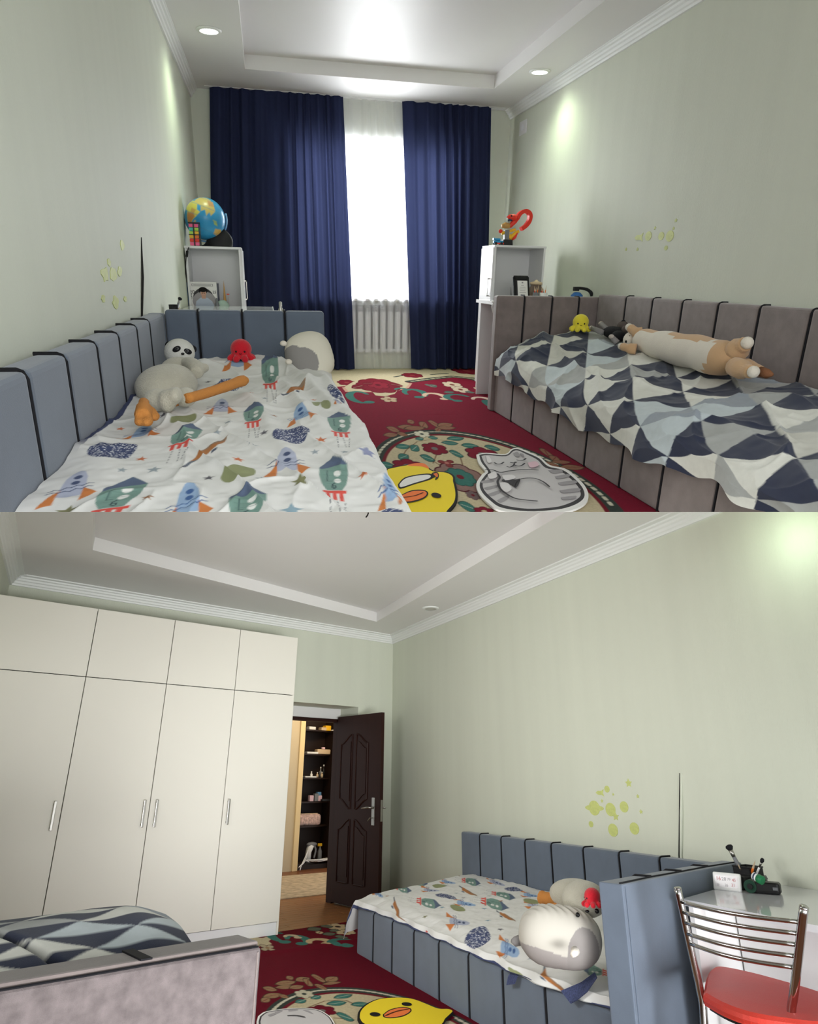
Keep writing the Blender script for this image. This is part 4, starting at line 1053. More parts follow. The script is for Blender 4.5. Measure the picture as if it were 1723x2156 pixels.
for (px0, px1, yy, h_, mat, lb, nm) in ((770, 850, 5.86, .075, 'grey', 'grey pencil cup beside the certificate frame on the right desk', 'left'), (850, 945, 5.84, .075, 'white', 'white pencil cup with a round photo, rightmost on the right desk', 'right')):
    a = ((1.7664, 5.85, 1.148)[0], (3.0015, 5.85, 1.1763)[0]); xa = a[0] + (a[1] - a[0]) * px0 / 1723.0; xb_ = a[0] + (a[1] - a[0]) * px1 / 1723.0
    xc, rc = (xa + xb_) / 2, (xb_ - xa) / 2
    t = thing('pencil_cup', lb, 'pencil cup', (xc, yy, .865))
    obj('cup', lathe(bm_new(), (xc, yy, .866), [(rc * .9, 0), (rc, h_), (rc * .92, h_), (rc * .85, .006)], 18), P[mat], t, smooth=True)
    obj('badge', lathe(bm_new(), (xc - .002, yy - rc * .97, .89), [(rc * .4, 0), (rc * .42, .003)], 12, (0, -1, 0)), P['beige'], t)
    for k, (cc, dx, hh) in enumerate((('red', -.5, .13), ('navy', .1, .12), ('orange', .5, .14), ('beige', -.1, .11))):
        brush((xc + dx * rc * .4, yy + (k % 2) * rc * .4 - .006, .875), (xc + dx * rc * 1.3, yy + (k % 2) * rc * .5, .865 + hh), .0045, 1, P[cc], '%s pencil standing in the %s pencil cup on the right desk' % (cc, mat), 'pencil', False, 'pencils in the two cups on the right desk')
c = (2.4143, 6.02, 0.9541)
t = thing('glass_jar', 'round glass jar with a lid behind the pencil cups on the right desk', 'jar', (c[0], 6.04, .865))
obj('jar_body', lathe(bm_new(), (c[0], 6.04, .866), [(.055, 0), (.068, .03), (.068, .10), (.05, .125), (.05, .14)], 20), M('smoky_glass', (150, 130, 116), .08, trans=.5), t, smooth=True); obj('lid', lathe(bm_new(), (c[0], 6.04, 1.006), [(.056, 0), (.056, .018), (.02, .026), (.008, .04)], 18), P['beige'], t, smooth=True)
c = (2.2903, 5.7, 0.9126)
t = thing('glue_pot', 'little pale green pot in front of the grey pencil cup', 'pot', (c[0], 5.7, .865)); obj('pot_body', lathe(bm_new(), (c[0], 5.7, .866), [(.02, 0), (.022, .012), (.02, .024)], 14), P['lime'], t, smooth=True)
# blue desk lamp behind the headboard
c = (2.5933, 5.55, 0.9471)
t = thing('desk_lamp', 'blue desk lamp with a black curved arm behind the taupe headboard', 'lamp', (c[0], 5.55, .865))
obj('lamp_body', lathe(bm_new(), (c[0], 5.55, .866), [(.05, 0), (.056, .03), (.05, .065), (.03, .085), (.02, .09)], 20), P['blue'], t, smooth=True)
obj('lamp_neck', B((c[0] - .035, 5.535, c[2] + .018), (c[0] + .012, 5.565, c[2] + .052), .004), P['black'], t)
obj('lamp_arm', T(smooth_path([(2.5641, 5.55, 0.987), (2.6204, 5.55, 0.988), (2.6779, 5.55, 0.9796), (2.716, 5.55, 0.9584), (2.7337, 5.55, 0.9304)], 4), [.012] * 8 + [.014] * 4 + [.016] * 5, 8), P['black'], t, smooth=True)
t = thing('hanging_cable', 'white looped cable hanging at the left end of the taupe headboard', 'cable', (1.78, 5.37, .6))
obj('cable', T(smooth_path([(1.7922, 5.42, 0.8757), (1.8092, 5.42, 0.8669), (1.8015, 5.42, 0.8338), (1.8146, 5.42, 0.7856)], 5), .006, 6), P['white'], t, smooth=True)

# ------------------------------------------------------------------ patterned carpet (upper)
xs = np.arange(.32, 2.72, .0055); ys = [2.7]
while ys[-1] < 7.94: ys.append(ys[-1] + .0042 + .0012 * (ys[-1] - 2.7))
ys = np.array(ys); U, V = np.meshgrid(xs, ys, indexing='ij')
RED, CREAM, TEAL, DKG, MAR = (128, 22, 46), (206, 192, 158), (66, 122, 112), (58, 66, 60), (118, 26, 40)
pt = Paint(U, V, RED, .006)
TAN = (150, 108, 84)


def medallion(pt, cx, cy, a, b, k0, k1):
    pt.ell(cx, cy, a, b, DKG, 90)
    for k in range(56):
        t0 = k0 + (k1 - k0) * k / 56; t1 = t0 + (k1 - k0) / 56 * .55
        pt.line([(cx + a * .945 * math.cos(t), cy + b * .945 * math.sin(t)) for t in (t0, (t0 + t1) / 2, t1)], .022, (214, 208, 186))
    pt.ell(cx, cy, a * .89, b * .89, MAR, 90); pt.ell(cx, cy, a * .855, b * .855, CREAM, 90)


medallion(pt, 1.125, 3.36, .60, 1.30, -.4, 3.5)


def scroll(pt, c, rgb, lw, a0, a1, line=None):
    """a C-shaped scroll in an ellipse c = (x, y, a, b)"""
    q = [(c[0] + c[2] * math.cos(t), c[1] + c[3] * math.sin(t)) for t in np.linspace(a0, a1, 14)]
    for i, (p, r_) in enumerate(zip(q, q[1:])): pt.line([p, r_], lw * (.45 + .8 * math.sin(math.pi * (i + 1) / 14)), rgb)
    pt.ell(*q[-1], lw * .8, lw * 1.0, rgb)


VINE = (130, 96, 74)
pt.line([(0.7538, 3.8541), (0.8337, 4.0803), (0.9561, 4.306), (1.081, 4.3617), (1.1796, 4.3035)], .008, VINE); pt.line([(0.9364, 3.7579), (1.0004, 3.9388), (1.1016, 4.0483), (1.141, 3.8825), (1.1048, 3.7007)], .008, VINE); pt.line([(1.0326, 3.7458), (0.9661, 3.7182), (0.9491, 3.8112)], .008, VINE)
for e, an in (((0.8333, 4.1863, 0.047, 0.077), .2), ((0.9032, 4.1351, 0.0374, 0.1011), .6), ((0.7877, 3.9258, 0.0384, 0.0914), .4), ((0.9303, 3.8814, 0.0384, 0.1021), -.6), ((1.1369, 3.9621, 0.0336, 0.1081), -.6), ((1.1697, 4.2448, 0.0519, 0.0678), -.3), ((1.2839, 4.1554, 0.0513, 0.0793), -.2),
              ((1.2424, 4.3673, 0.0601, 0.0717), .2), ((1.4164, 4.083, 0.0414, 0.0912), -.4), ((0.6486, 3.7584, 0.0451, 0.0836), -.3), ((0.9196, 2.9626, 0.0376, 0.0932), -.6), ((0.9903, 4.3863, 0.0297, 0.0565), .2), ((1.0921, 4.4083, 0.03, 0.0575), -.2)):
    leaf(pt, e, TEAL, an, (190, 200, 180), (48, 74, 70))
for e in ((1.0308, 4.1072, 0.0812, 0.1645), (1.302, 3.93, 0.1041, 0.1932), (0.7726, 3.725, 0.0932, 0.1562)): flower(pt, e, (132, 26, 48), (120, 116, 112), 6)
flower(pt, (1.0223, 3.4593, 0.1295, 0.2932), (150, 118, 110), CREAM, 8, (84, 22, 36)); flower(pt, (1.0223, 3.4593, 0.0782, 0.1791), TEAL, MAR, 8, (40, 84, 78))
flower(pt, (0.9981, 3.1289, 0.0347, 0.0793), (120, 100, 100), MAR, 6, (84, 22, 36)); flower(pt, (0.9805, 2.883, 0.0508, 0.0692), (132, 26, 48), CREAM, 6)
flower(pt, (1.0219, 3.7544, 0.052, 0.0974), (140, 60, 60), (190, 120, 110), 3, (84, 22, 36)); flower(pt, (1.0389, 4.5278, 0.0578, 0.105), (224, 218, 196), DKG, 6, (90, 84, 70))
for e, an in (((0.8623, 4.7028, 0.0452, 0.1108), -.7), ((0.8136, 4.5277, 0.0503, 0.0736), .1), ((0.8994, 4.5382, 0.0372, 0.0744), -.6), ((1.0441, 4.9477, 0.0294, 0.0878), .4), ((0.9802, 4.7552, 0.0708, 0.0977), -.25), ((1.1173, 4.8244, 0.0397, 0.1351), .7), ((1.0278, 4.7228, 0.0776, 0.0807), .1), ((1.2091, 4.8549, 0.0329, 0.1549), -.7), ((1.2811, 4.8073, 0.0654, 0.085), .35), ((1.2619, 4.7088, 0.0713, 0.0655), -.1), ((1.1866, 4.6519, 0.0351, 0.0637), .9),
              ((1.7275, 3.911, 0.0314, 0.1385), .8), ((1.7232, 3.772, 0.0335, 0.0831), .5), ((1.7291, 3.6878, 0.0597, 0.0458), -.2), ((1.7474, 3.5659, 0.0698, 0.0654), -.25), ((1.6428, 3.6327, 0.0411, 0.0884), -.3)):
    leaf(pt, e, TAN, an, MAR, (70, 58, 44))
# border: cream ground, beaded dark band, roses, cartouche, scrolls
bord = [(0.6504, 6.6711), (0.8538, 6.7588), (1.4581, 6.9555), (1.7064, 7.123), (2.0027, 7.2863), (2.1839, 7.1427), (2.312, 6.6831)]
pt.poly(bord + [(2.9, 6.6), (2.9, 8.3), (.2, 8.3), (.2, bord[0][1])], CREAM)
pt.line(bord[2:], .13, DKG)
for a, b in zip(bord[2:], bord[3:]):
    for k in range(4):
        f0 = (k + .25) / 4; f1 = (k + .7) / 4; pt.line([(a[0] + (b[0] - a[0]) * f0, a[1] + (b[1] - a[1]) * f0), (a[0] + (b[0] - a[0]) * f1, a[1] + (b[1] - a[1]) * f1)], .035, (206, 196, 160))
for e in ((1.5674, 7.3965, 0.1189, 0.1873), (2.2986, 7.7278, 0.1743, 0.2956), (2.5298, 7.5806, 0.1269, 0.2897), (0.7747, 6.9218, 0.0981, 0.1915)): flower(pt, e, (128, 26, 44), (150, 60, 60), 7, (84, 20, 32))
pt.line([(1.8012, 7.4472), (2.0099, 7.5268)], .04, DKG); pt.line([(1.3462, 7.286), (1.4538, 7.3778)], .04, DKG)
pt.poly([(0.7084, 6.6175), (0.8473, 6.9714), (1.1124, 7.1577), (1.3253, 7.0762), (1.4314, 6.8262), (1.3465, 6.5731), (1.2226, 6.4353), (1.1495, 6.2097), (1.0338, 6.0704), (0.9544, 6.1369), (0.9579, 6.3606), (0.8328, 6.3515), (0.7131, 6.3788)], CREAM)
pt.line([(0.7084, 6.6175), (0.7131, 6.3788), (0.8304, 6.3334), (0.9583, 6.3421)], .03, (206, 160, 140)); pt.line([(1.4314, 6.8262), (1.3425, 6.5535), (1.2191, 6.4165)], .03, (206, 160, 140))
flower(pt, (1.0699, 6.7238, 0.2132, 0.4616), (128, 26, 44), (96, 16, 30), 9, (110, 18, 34)); flower(pt, (1.0732, 6.7442, 0.1166, 0.2469), (144, 34, 52), (96, 16, 30), 6, (96, 16, 30))
for e, an in (((0.8569, 6.6569, 0.0855, 0.1788), .5), ((1.2615, 6.7317, 0.0685, 0.1552), -.5), ((0.9822, 6.8551, 0.0589, 0.1582), 0)): leaf(pt, e, MAR, an)
scroll(pt, (0.8022, 6.0635, 0.0958, 0.3005), TEAL, .06, .5, 5.2); scroll(pt, (1.3496, 6.2395, 0.0918, 0.2175), TEAL, .06, 3.4, -1.6); scroll(pt, (1.2608, 6.385, 0.0653, 0.1409), TEAL, .05, 2.6, .4)
scroll(pt, (1.4967, 6.0334, 0.0898, 0.1809), (226, 196, 170), .055, 3.0, -.8); scroll(pt, (1.705, 5.9483, 0.1076, 0.1789), TEAL, .055, .3, 4.2); scroll(pt, (1.8931, 5.8079, 0.0798, 0.1492), (226, 200, 180), .05, 2.8, -.6); scroll(pt, (1.92, 5.5308, 0.0425, 0.2752), TEAL, .05, 1.0, 5.0)
for e in ((1.849, 6.7137, 0.1005, 0.2239), (1.853, 6.4091, 0.0868, 0.2062), (2.1061, 6.2754, 0.0335, 0.0867), (2.0461, 6.4543, 0.0392, 0.0906)): flower(pt, e, (214, 196, 168), (120, 60, 50), 6, (90, 30, 40))
flower(pt, (1.045, 5.9193, 0.0776, 0.1455), (206, 180, 150), TAN, 5, (90, 60, 50))
for e, an in (((1.6302, 6.6552, 0.0493, 0.1242), .4), ((1.5925, 6.7097, 0.0347, 0.0943), -.4), ((1.9002, 6.2438, 0.0472, 0.0846), -.3), ((1.695, 6.2592, 0.0562, 0.0838), .2)): leaf(pt, e, (84, 100, 92), an)
grid('carpet', np.stack([U, V, .0 + .004 * vnoise(U, V, 3, 5) * (V > 5.2)], -1), m_rug, None, pt.out(), label='crimson floral carpet lying between the two daybeds in the upper half', category='carpet')


def mat_layers(t, layers, lines, z0, fn=None):
    """flat printed rug: stacked thin outlines, then strips; every layer a flat print on the pile"""
    for i, (poly, key, h) in enumerate(layers):
        bm = bm_new(); prism(bm, poly, z0 if h else z0 + .010 + i * .0006, z0 + .010 + i * .0006 + .0006)
        bmesh.ops.triangulate(bm, faces=[f for f in bm.faces if len(f.verts) > 4]); obj('pile_base' if i == 0 else 'print', bm, m_print[key], t)
    z = z0 + .011 + len(layers) * .0006
    for i, (pl, wd, key) in enumerate(lines):
        bm = bm_new(); pl = smooth_path([(p[0], p[1], 0) for p in pl], 5); n_ = len(pl); vs = []
        for k, p in enumerate(pl):
            d = (pl[min(k + 1, n_ - 1)] - pl[max(k - 1, 0)]).normalized(); nn = Vector((-d.y, d.x, 0)) * wd / 2 * (1 if 0 < k < n_ - 1 else .4)
            vs.append((bm.verts.new((p.x + nn.x, p.y + nn.y, z + i * .0001)), bm.verts.new((p.x - nn.x, p.y - nn.y, z + i * .0001))))
        for a, b in zip(vs, vs[1:]): bm.faces.new((a[0], a[1], b[1], b[0]))
        bmesh.ops.recalc_face_normals(bm, faces=bm.faces)
        obj('print', bm, m_print[key], t)


def sm(pts, n=4):
    q = smooth_path([(p[0], p[1], 0) for p in list(pts) + [pts[0]]], n)[:-1]
    return [(p.x, p.y) for p in q]


def scale_poly(P_, k, dx=0.0, dy=0.0):
    cx = sum(p[0] for p in P_) / len(P_); cy = sum(p[1] for p in P_) / len(P_)
    return [(cx + (p[0] - cx) * k + dx, cy + (p[1] - cy) * k + dy) for p in P_]


t = thing('duck_mat', 'yellow duck-shaped floor mat holding a white wing, beside the rocket duvet', 'floor mat', (1.0, 3.0, .004))
body = sm([(0.6365, 3.6163), (0.7637, 3.6809), (0.8541, 3.6556), (0.88, 3.5421), (0.9493, 3.5007), (0.9667, 3.426), (0.9452, 3.3322), (0.9295, 3.2479), (0.8997, 3.1161), (0.8593, 2.9953), (0.7982, 2.8861), (0.7337, 2.7851), (0.5689, 2.788), (0.5386, 3.0406), (0.5584, 3.3551)])
mat_layers(t, [(scale_poly(body, 1.045, .006, .0), 'black', True), (body, 'duck', False),
               (sm([(0.7591, 3.6815), (0.8143, 3.7162), (0.8695, 3.7022), (0.873, 3.5923), (0.8418, 3.6435), (0.7796, 3.6651)]), 'orange', False),
               (sm([(0.6381, 3.3157), (0.6955, 3.4313), (0.7784, 3.482), (0.8539, 3.4909), (0.8574, 3.4281), (0.8273, 3.3776), (0.7226, 3.3042), (0.6362, 3.238)], 3), 'black', False),
               (sm([(0.6465, 3.3145), (0.6972, 3.4129), (0.7756, 3.4605), (0.8393, 3.4677), (0.8442, 3.4299), (0.8113, 3.3858), (0.7273, 3.3265), (0.6455, 3.2642)], 3), 'white', False),
               (sm([(0.847, 3.4418), (0.8703, 3.5015), (0.9013, 3.5102), (0.8944, 3.4448), (0.8727, 3.3866), (0.8538, 3.3681), (0.878, 3.4377), (0.8535, 3.4042)], 3), 'black', False), (sm([(0.8697, 3.4794), (0.8949, 3.4919), (0.8868, 3.4365), (0.8739, 3.4137)], 3), 'orange', False),
               (sm([(0.5979, 3.1015), (0.6824, 3.1938), (0.7505, 3.1952), (0.7621, 3.1352), (0.7188, 3.0545), (0.6438, 3.0064), (0.5831, 3.0222)], 4), 'black', False), (sm([(0.5961, 3.0917), (0.6803, 3.1754), (0.7447, 3.1772), (0.7534, 3.1338), (0.7194, 3.0719), (0.6461, 3.0254), (0.5862, 3.0387)], 4), 'orange', False),
               ([((0.7947, 3.097)[0] + .024 * math.cos(a), (0.7947, 3.097)[1] + .042 * math.sin(a)) for a in np.linspace(0, 6.0, 16)], 'black', False)],
           [([(0.6061, 3.0803), (0.6796, 3.1003), (0.74, 3.1487)], .007, 'black')], .004)

t = thing('cat_mat', 'grey sleeping cat-shaped floor mat with a white rim on the carpet', 'floor mat', (1.35, 3.0, .004))
rim = sm([(1.2391, 3.8627), (1.3139, 3.9006), (1.4257, 3.8554), (1.5108, 3.9742), (1.5616, 3.9932), (1.5975, 3.8861), (1.62, 3.7541), (1.6075, 3.5732), (1.6654, 3.4968), (1.6655, 3.3652), (1.6345, 3.1665), (1.5815, 3.0085), (1.5118, 2.891), (1.4182, 2.8088), (1.3092, 2.7674), (1.1562, 2.7672), (1.0463, 2.8391), (1.0217, 2.9481), (1.0231, 3.1122), (1.0593, 3.2731), (1.1412, 3.4342), (1.1809, 3.4996), (1.1957, 3.6714)])
ink = sm([(1.2548, 3.853), (1.3104, 3.8734), (1.4185, 3.8289), (1.5061, 3.9459), (1.5498, 3.9613), (1.5769, 3.8606), (1.6004, 3.7263), (1.5849, 3.5482), (1.6372, 3.4668), (1.6381, 3.3372), (1.6107, 3.1554), (1.565, 3.0187), (1.5082, 2.9287), (1.4227, 2.8552), (1.32, 2.8113), (1.1725, 2.8096), (1.0668, 2.8753), (1.0449, 2.9815), (1.0452, 3.1278), (1.0782, 3.2705), (1.1517, 3.4109), (1.1954, 3.4912), (1.2173, 3.6865)])
grey = sm([(1.2596, 3.8216), (1.3046, 3.8391), (1.4112, 3.7991), (1.4986, 3.9102), (1.5367, 3.9258), (1.5571, 3.8314), (1.5762, 3.6921), (1.5562, 3.5177), (1.6121, 3.4435), (1.612, 3.3158), (1.5882, 3.1527), (1.5472, 3.0265), (1.4989, 2.9553), (1.4223, 2.8914), (1.3263, 2.8453), (1.185, 2.8421), (1.087, 2.9101), (1.0647, 3.0035), (1.0641, 3.1413), (1.0929, 3.2657), (1.1612, 3.3941), (1.207, 3.4767), (1.2327, 3.6845)])
stripes = [(sm(q, 3), 'midgrey', False) for q in ([(1.0983, 3.3117), (1.1581, 3.3275), (1.1706, 3.2961), (1.131, 3.2721), (1.0894, 3.269)], [(1.0724, 3.1866), (1.1509, 3.2235), (1.1486, 3.19), (1.0825, 3.1496)], [(1.0603, 3.0808), (1.1375, 3.1312), (1.1345, 3.0968), (1.0702, 3.0458)], [(1.0768, 2.977), (1.1501, 3.0424), (1.151, 3.009), (1.0863, 2.9438)],
    [(1.548, 3.4551), (1.6203, 3.4623), (1.6185, 3.4132), (1.5499, 3.39)], [(1.5336, 3.3293), (1.626, 3.3641), (1.6169, 3.3182), (1.5328, 3.2834)], [(1.5024, 3.2133), (1.6094, 3.2431), (1.5996, 3.1914), (1.5021, 3.1701)], [(1.4534, 3.0796), (1.5686, 3.1049), (1.5506, 3.0527), (1.4536, 3.0394)], [(1.4131, 2.9673), (1.4978, 2.981), (1.4697, 2.9392), (1.4077, 2.9354)], [(1.4737, 3.8416), (1.5131, 3.8763), (1.4978, 3.7922), (1.4644, 3.7583)], [(1.5144, 3.8366), (1.5314, 3.8112), (1.5002, 3.7426)])]
mat_layers(t, [(rim, 'white', True), (ink, 'darkgrey', False), (grey, 'grey', False)] + stripes + [
    (sm([(1.2782, 3.789), (1.2956, 3.7793), (1.2725, 3.6616), (1.243, 3.6477)], 3), 'light', False), (sm([(1.2119, 3.2964), (1.2571, 3.3202), (1.2821, 3.287), (1.3182, 3.2971), (1.241, 3.1497), (1.2348, 3.2064), (1.2066, 3.2678)], 3), 'darkgrey', False), (sm([(1.1798, 3.2424), (1.2186, 3.2372), (1.2109, 3.1401), (1.1632, 3.0796), (1.1518, 3.1346)], 3), 'light', False), (sm([(1.2368, 3.3686), (1.2958, 3.3763), (1.297, 3.3149), (1.2245, 3.28)], 3), 'light', False),
    (sm([(1.1612, 3.3941), (1.2151, 3.4435), (1.2168, 3.3867), (1.1865, 3.3297), (1.1465, 3.3201)], 3), 'light', False), (sm([(1.4768, 3.6004), (1.5383, 3.6279), (1.5242, 3.5423), (1.4578, 3.5)], 3), 'pink', False)],
    [([(1.2768, 3.6293), (1.2846, 3.5936), (1.3106, 3.5972), (1.3407, 3.6353)], .011, 'darkgrey'), ([(1.4333, 3.6736), (1.4451, 3.6505), (1.4746, 3.6611), (1.5052, 3.701)], .011, 'darkgrey'), ([(1.3213, 3.5344), (1.3374, 3.519), (1.3677, 3.5487), (1.392, 3.5937)], .011, 'darkgrey'), ([(1.3771, 3.5611), (1.3912, 3.5322), (1.422, 3.5485), (1.4556, 3.5926)], .011, 'darkgrey'), ([(1.3724, 3.6172), (1.3915, 3.6007), (1.4138, 3.626)], .016, 'darkgrey'),
     ([(1.1703, 3.4815), (1.2161, 3.4755), (1.2452, 3.4205), (1.3105, 3.4438), (1.4024, 3.4577), (1.4808, 3.4345)], .013, 'darkgrey'), ([(1.22, 3.4018), (1.2085, 3.3267), (1.1686, 3.2439), (1.143, 3.1089), (1.1609, 2.9775), (1.2117, 2.9334), (1.265, 2.9088)], .013, 'darkgrey'), ([(1.2288, 3.1652), (1.2806, 3.2578), (1.3492, 3.2929), (1.3989, 3.2773), (1.418, 3.2102), (1.4153, 3.1203)], .011, 'darkgrey')], .006)

# ================================================================== LOWER ROOM: shell
ROOM = LOW
LXR, CW, LZC, LZS = 3.403, 6.467, 2.745, 2.835
A0, A1 = .76, 4.903


def WP(a, c): return (a * math.cos(TH) - c * math.sin(TH), a * math.sin(TH) + c * math.cos(TH))


bm = B((LXR, .2, -.05), (LXR + .1, 7.46, 3.05))
wr2 = struct('wall_right', bm, m_wall)
obj('wallpaper_seam', T([(LXR - .001, 3.161, 1.253), (LXR - .008, 3.2, 1.03), (LXR - .006, 3.246, .803), (LXR - .004, 3.28, .55)], [.003, .009, .008, .006], 6), m_wall, wr2)
obj('seam_shadow_gap', T([(LXR - .001, 3.178, 1.253), (LXR - .003, 3.218, 1.03), (LXR - .003, 3.265, .803), (LXR - .003, 3.3, .55)], [.002, .004, .004, .004], 6), m_gap, wr2)
FRAME = WFRAME
DA0, DA1, DZ = 3.50, 4.425, 1.975
bm = bm_new()
box(bm, (.6, CW, -.05), (DA0, CW + .42, 3.05)); box(bm, (DA1, CW, -.05), (A1 + .15, CW + .42, 3.05)); box(bm, (DA0, CW, DZ), (DA1, CW + .42, 3.05))
struct('wall_back', bm, m_wall)
fr = struct('door_1', B((DA0, CW + .36, DZ - .115), (DA1, CW + .42, DZ)), m_ceil)
obj('frame_head', B((DA0, CW + .34, DZ - .15), (DA1, CW + .44, DZ - .115)), m_door, fr)
obj('frame_jamb', B((DA0, CW + .34, 0), (DA0 + .04, CW + .44, DZ - .115)), m_door, fr)
obj('frame_jamb', B((DA1 - .04, CW + .34, 0), (DA1, CW + .44, DZ - .115)), m_door, fr)
FRAME = Matrix.Identity(4)
LXL = -.645
struct('wall_left', B((LXL - .1, .3, -.05), (LXL, 6.6, 3.05)), m_wall)
# ceiling: soffit ring round a recessed panel
k0, k1, k2, k3 = (-0.0495, 5.429, 2.835)[:2], (2.8866, 6.6984, 2.835)[:2], (2.66, 2.6), (-.16, 2.6)
cl = (LXL - .05, 6.55); cr = (LXR + .05, 7.45); br = (LXR + .05, 1.2); bl = (LXL - .05, 1.2)
bm = bm_new()


def slab(bm, pts, z0, z1):
    n0 = len(bm.faces); lo = [bm.verts.new((*p, z0)) for p in pts]; hi = [bm.verts.new((*p, z1)) for p in pts]; n = len(pts)
    bm.faces.new(lo[::-1]); bm.faces.new(hi)
    for i in range(n): bm.faces.new((lo[i], lo[(i + 1) % n], hi[(i + 1) % n], hi[i]))


slab(bm, [k0, k1, cr, cl], LZS, LZS + .2); slab(bm, [k1, k2, br, cr], LZS, LZS + .2); slab(bm, [k3, k0, cl, bl], LZS, LZS + .2); slab(bm, [k2, k3, bl, br], LZS, LZS + .2)
slab(bm, [k3, k2, k1, k0], LZS + .105, LZS + .2)
bmesh.ops.recalc_face_normals(bm, faces=bm.faces)
struct('ceiling', bm, m_ceil)
cornice('trim_3', (LXR, 1.2), (LXR, 7.37), (-1, 0), LZC, None, .10, .09, 0, .55)
cornice('trim_4', WP(A0, CW), WP(A1 - .01, CW), (math.sin(TH), -math.cos(TH)), LZC, None, .10, .09, 1.0, .55)
cornice('trim_5', (LXL, 1.0), (LXL, 6.485), (1, 0), LZC, None, .10, .09, 0, 1.0)
fl = struct('floor', B((-1.6, .4, -.06), (LXR + .1, 7.6, -.012)), m_wood2)
FRAME = WFRAME
for r_ in range(26):
    c0 = 4.9 + r_ * .098; a = 2.55 - (r_ * .37) % .62
    while a < 5.3:
        a1 = a + .62
        if a1 > 2.9 and not (a > 5.0):
            obj('plank', B((max(a, 2.7), c0, -.012), (min(a1, 5.3) - .003, c0 + .095, .0), .0015, 1), m_wood if (int(a * 7) + r_ * 3) % 5 else m_wood2, fl)
        a = a1
hf = struct('floor_hall', B((2.4, 7.44, -.03), (7.5, 10.4, -.001)), m_wood2)
struct('wall_hall', B((3.0, 9.85, -.05), (8.0, 9.95, 2.9)), m_cream_wall)
HA0, HA1 = (5.3665, 9.38, 1.5677)[0], (5.4487, 9.38, 1.5699)[0]
struct('wall_hall_left', B((4.4, 9.40, -.05), (HA0 + .02, 9.85, 2.9)), m_cream_wall)
struct('wall_hall_right', B((6.09, 9.40, -.05), (8.0, 9.85, 2.9)), m_cream_wall)
struct('ceiling_hall', B((2.4, 6.9, 2.6), (8.0, 9.95, 2.7)), m_ceil)
struct('baseboard_hall', B((4.4, 9.38, 0), (5.2, 9.40, .08), .004), m_white)
obj('hall_rug', B((2.6, 7.32, 0), (6.0, 8.95, .012), .004), m_hallrug, None, label='beige patterned rug on the hall floor beyond the open door', category='rug')
m_case = M('warm_cream_casing', (226, 200, 150), .5); HB0 = (6.0172, 9.38, 1.5846)[0]
struct('trim_6', B((HA0, 9.37, 0), (HA1, 9.44, 2.12), .004), m_case); struct('trim_7', B((HB0, 9.37, 0), (HB0 + .06, 9.44, 2.12), .004), m_case)
# corner shelf unit in the hall
t = thing('corner_shelf', 'dark brown corner shelf unit seen through the open doorway', 'shelf', (5.68, 9.6, 0))
obj('back_panel', B((HA1, 9.80, 0), (6.09, 9.84, 2.2)), m_shelf, t); obj('side_panel', B((HA1 - .01, 9.45, 0), (HA1 + .01, 9.80, 2.2)), m_shelf, t); obj('side_panel', B((6.07, 9.42, 0), (6.09, 9.80, 2.2)), m_shelf, t)
shz = [(5.7944, 9.5, 1.9402)[2], (5.8171, 9.5, 1.5853)[2], (5.8391, 9.5, 1.2413)[2], (5.8606, 9.5, 0.9049)[2], (5.8818, 9.5, 0.5731)[2], .08]
for z in shz:
    pl = [(HA1 + .01, 9.79), (6.07, 9.79), (6.07, 9.62)] + [(6.07 - (6.06 - HA1) * (k / 8), 9.62 - .16 * math.sin(math.pi * .5 * (k / 8))) for k in range(1, 9)]
    obj('shelf_board', prism(bm_new(), pl, z - .02, z), m_shelf, t)
obj('base_panel', B((HA1 + .012, 9.47, 0), (6.07, 9.49, .06)), m_shelf, t)


def sitem(name, px, sx, sy, sz, mat, label, cat, z, c=9.6, kind='box'):
    t = thing(name, label, cat, (px, c, z), 'things on the hall shelf')
    if kind == 'box': obj('body', B((px - sx, c - sy, z + .001), (px + sx, c + sy, z + sz), min(sx, sz) * .2), mat, t); obj('lid_seam', B((px - sx * 1.01, c - sy * 1.01, z + sz * .7), (px + sx * 1.01, c + sy * 1.01, z + sz * .74)), mat, t)
    else:
        obj('body', lathe(bm_new(), (px, c, z), [(sx, 0.001), (sx, sz * .65), (sx * .5, sz * .75), (sx * .45, sz)], 14), mat, t, smooth=True); obj('cap', lathe(bm_new(), (px, c, z + sz), [(sx * .5, 0), (sx * .5, sz * .15)], 12), P['white'], t)
    return t


A_ = lambda x: (5.5855, 9.6, 1.5788)[0] + (x - 240) * ((6.1429, 9.6, 1.5932)[0] - (5.5855, 9.6, 1.5788)[0]) / 300.0
sitem('white_box', A_(290), .06, .05, .05, P['white'], 'crumpled white packet at the left of the top hall shelf', 'packet', shz[0])
sitem('paper_tray', A_(405), .05, .05, .05, P['beige'], 'beige little box left of the yellow tin on the top hall shelf', 'box', shz[0])
sitem('yellow_tin', A_(448), .05, .05, .08, P['yellow'], 'yellow tin on the top hall shelf', 'tin', shz[0])
sitem('white_card', A_(500), .07, .03, .014, P['white'], 'white card lying right of the yellow tin on the top hall shelf', 'card', shz[0], 9.5)
sitem('white_tray', A_(295), .10, .04, .03, P['white'], 'long white strip on the second hall shelf from the top', 'tray', shz[1], 9.56)
sitem('tissue_box', A_(415), .12, .05, .075, P['beige'], 'beige box on the second hall shelf from the top', 'box', shz[1])
sitem('tissue', A_(420), .025, .02, .03, m_print['pink'], 'small pale tuft on top of the beige box in the hall', 'tissue', shz[1] + .076)
sitem('white_tray', A_(290), .10, .04, .022, P['white'], 'long white strip on the third hall shelf from the top', 'tray', shz[2], 9.56)
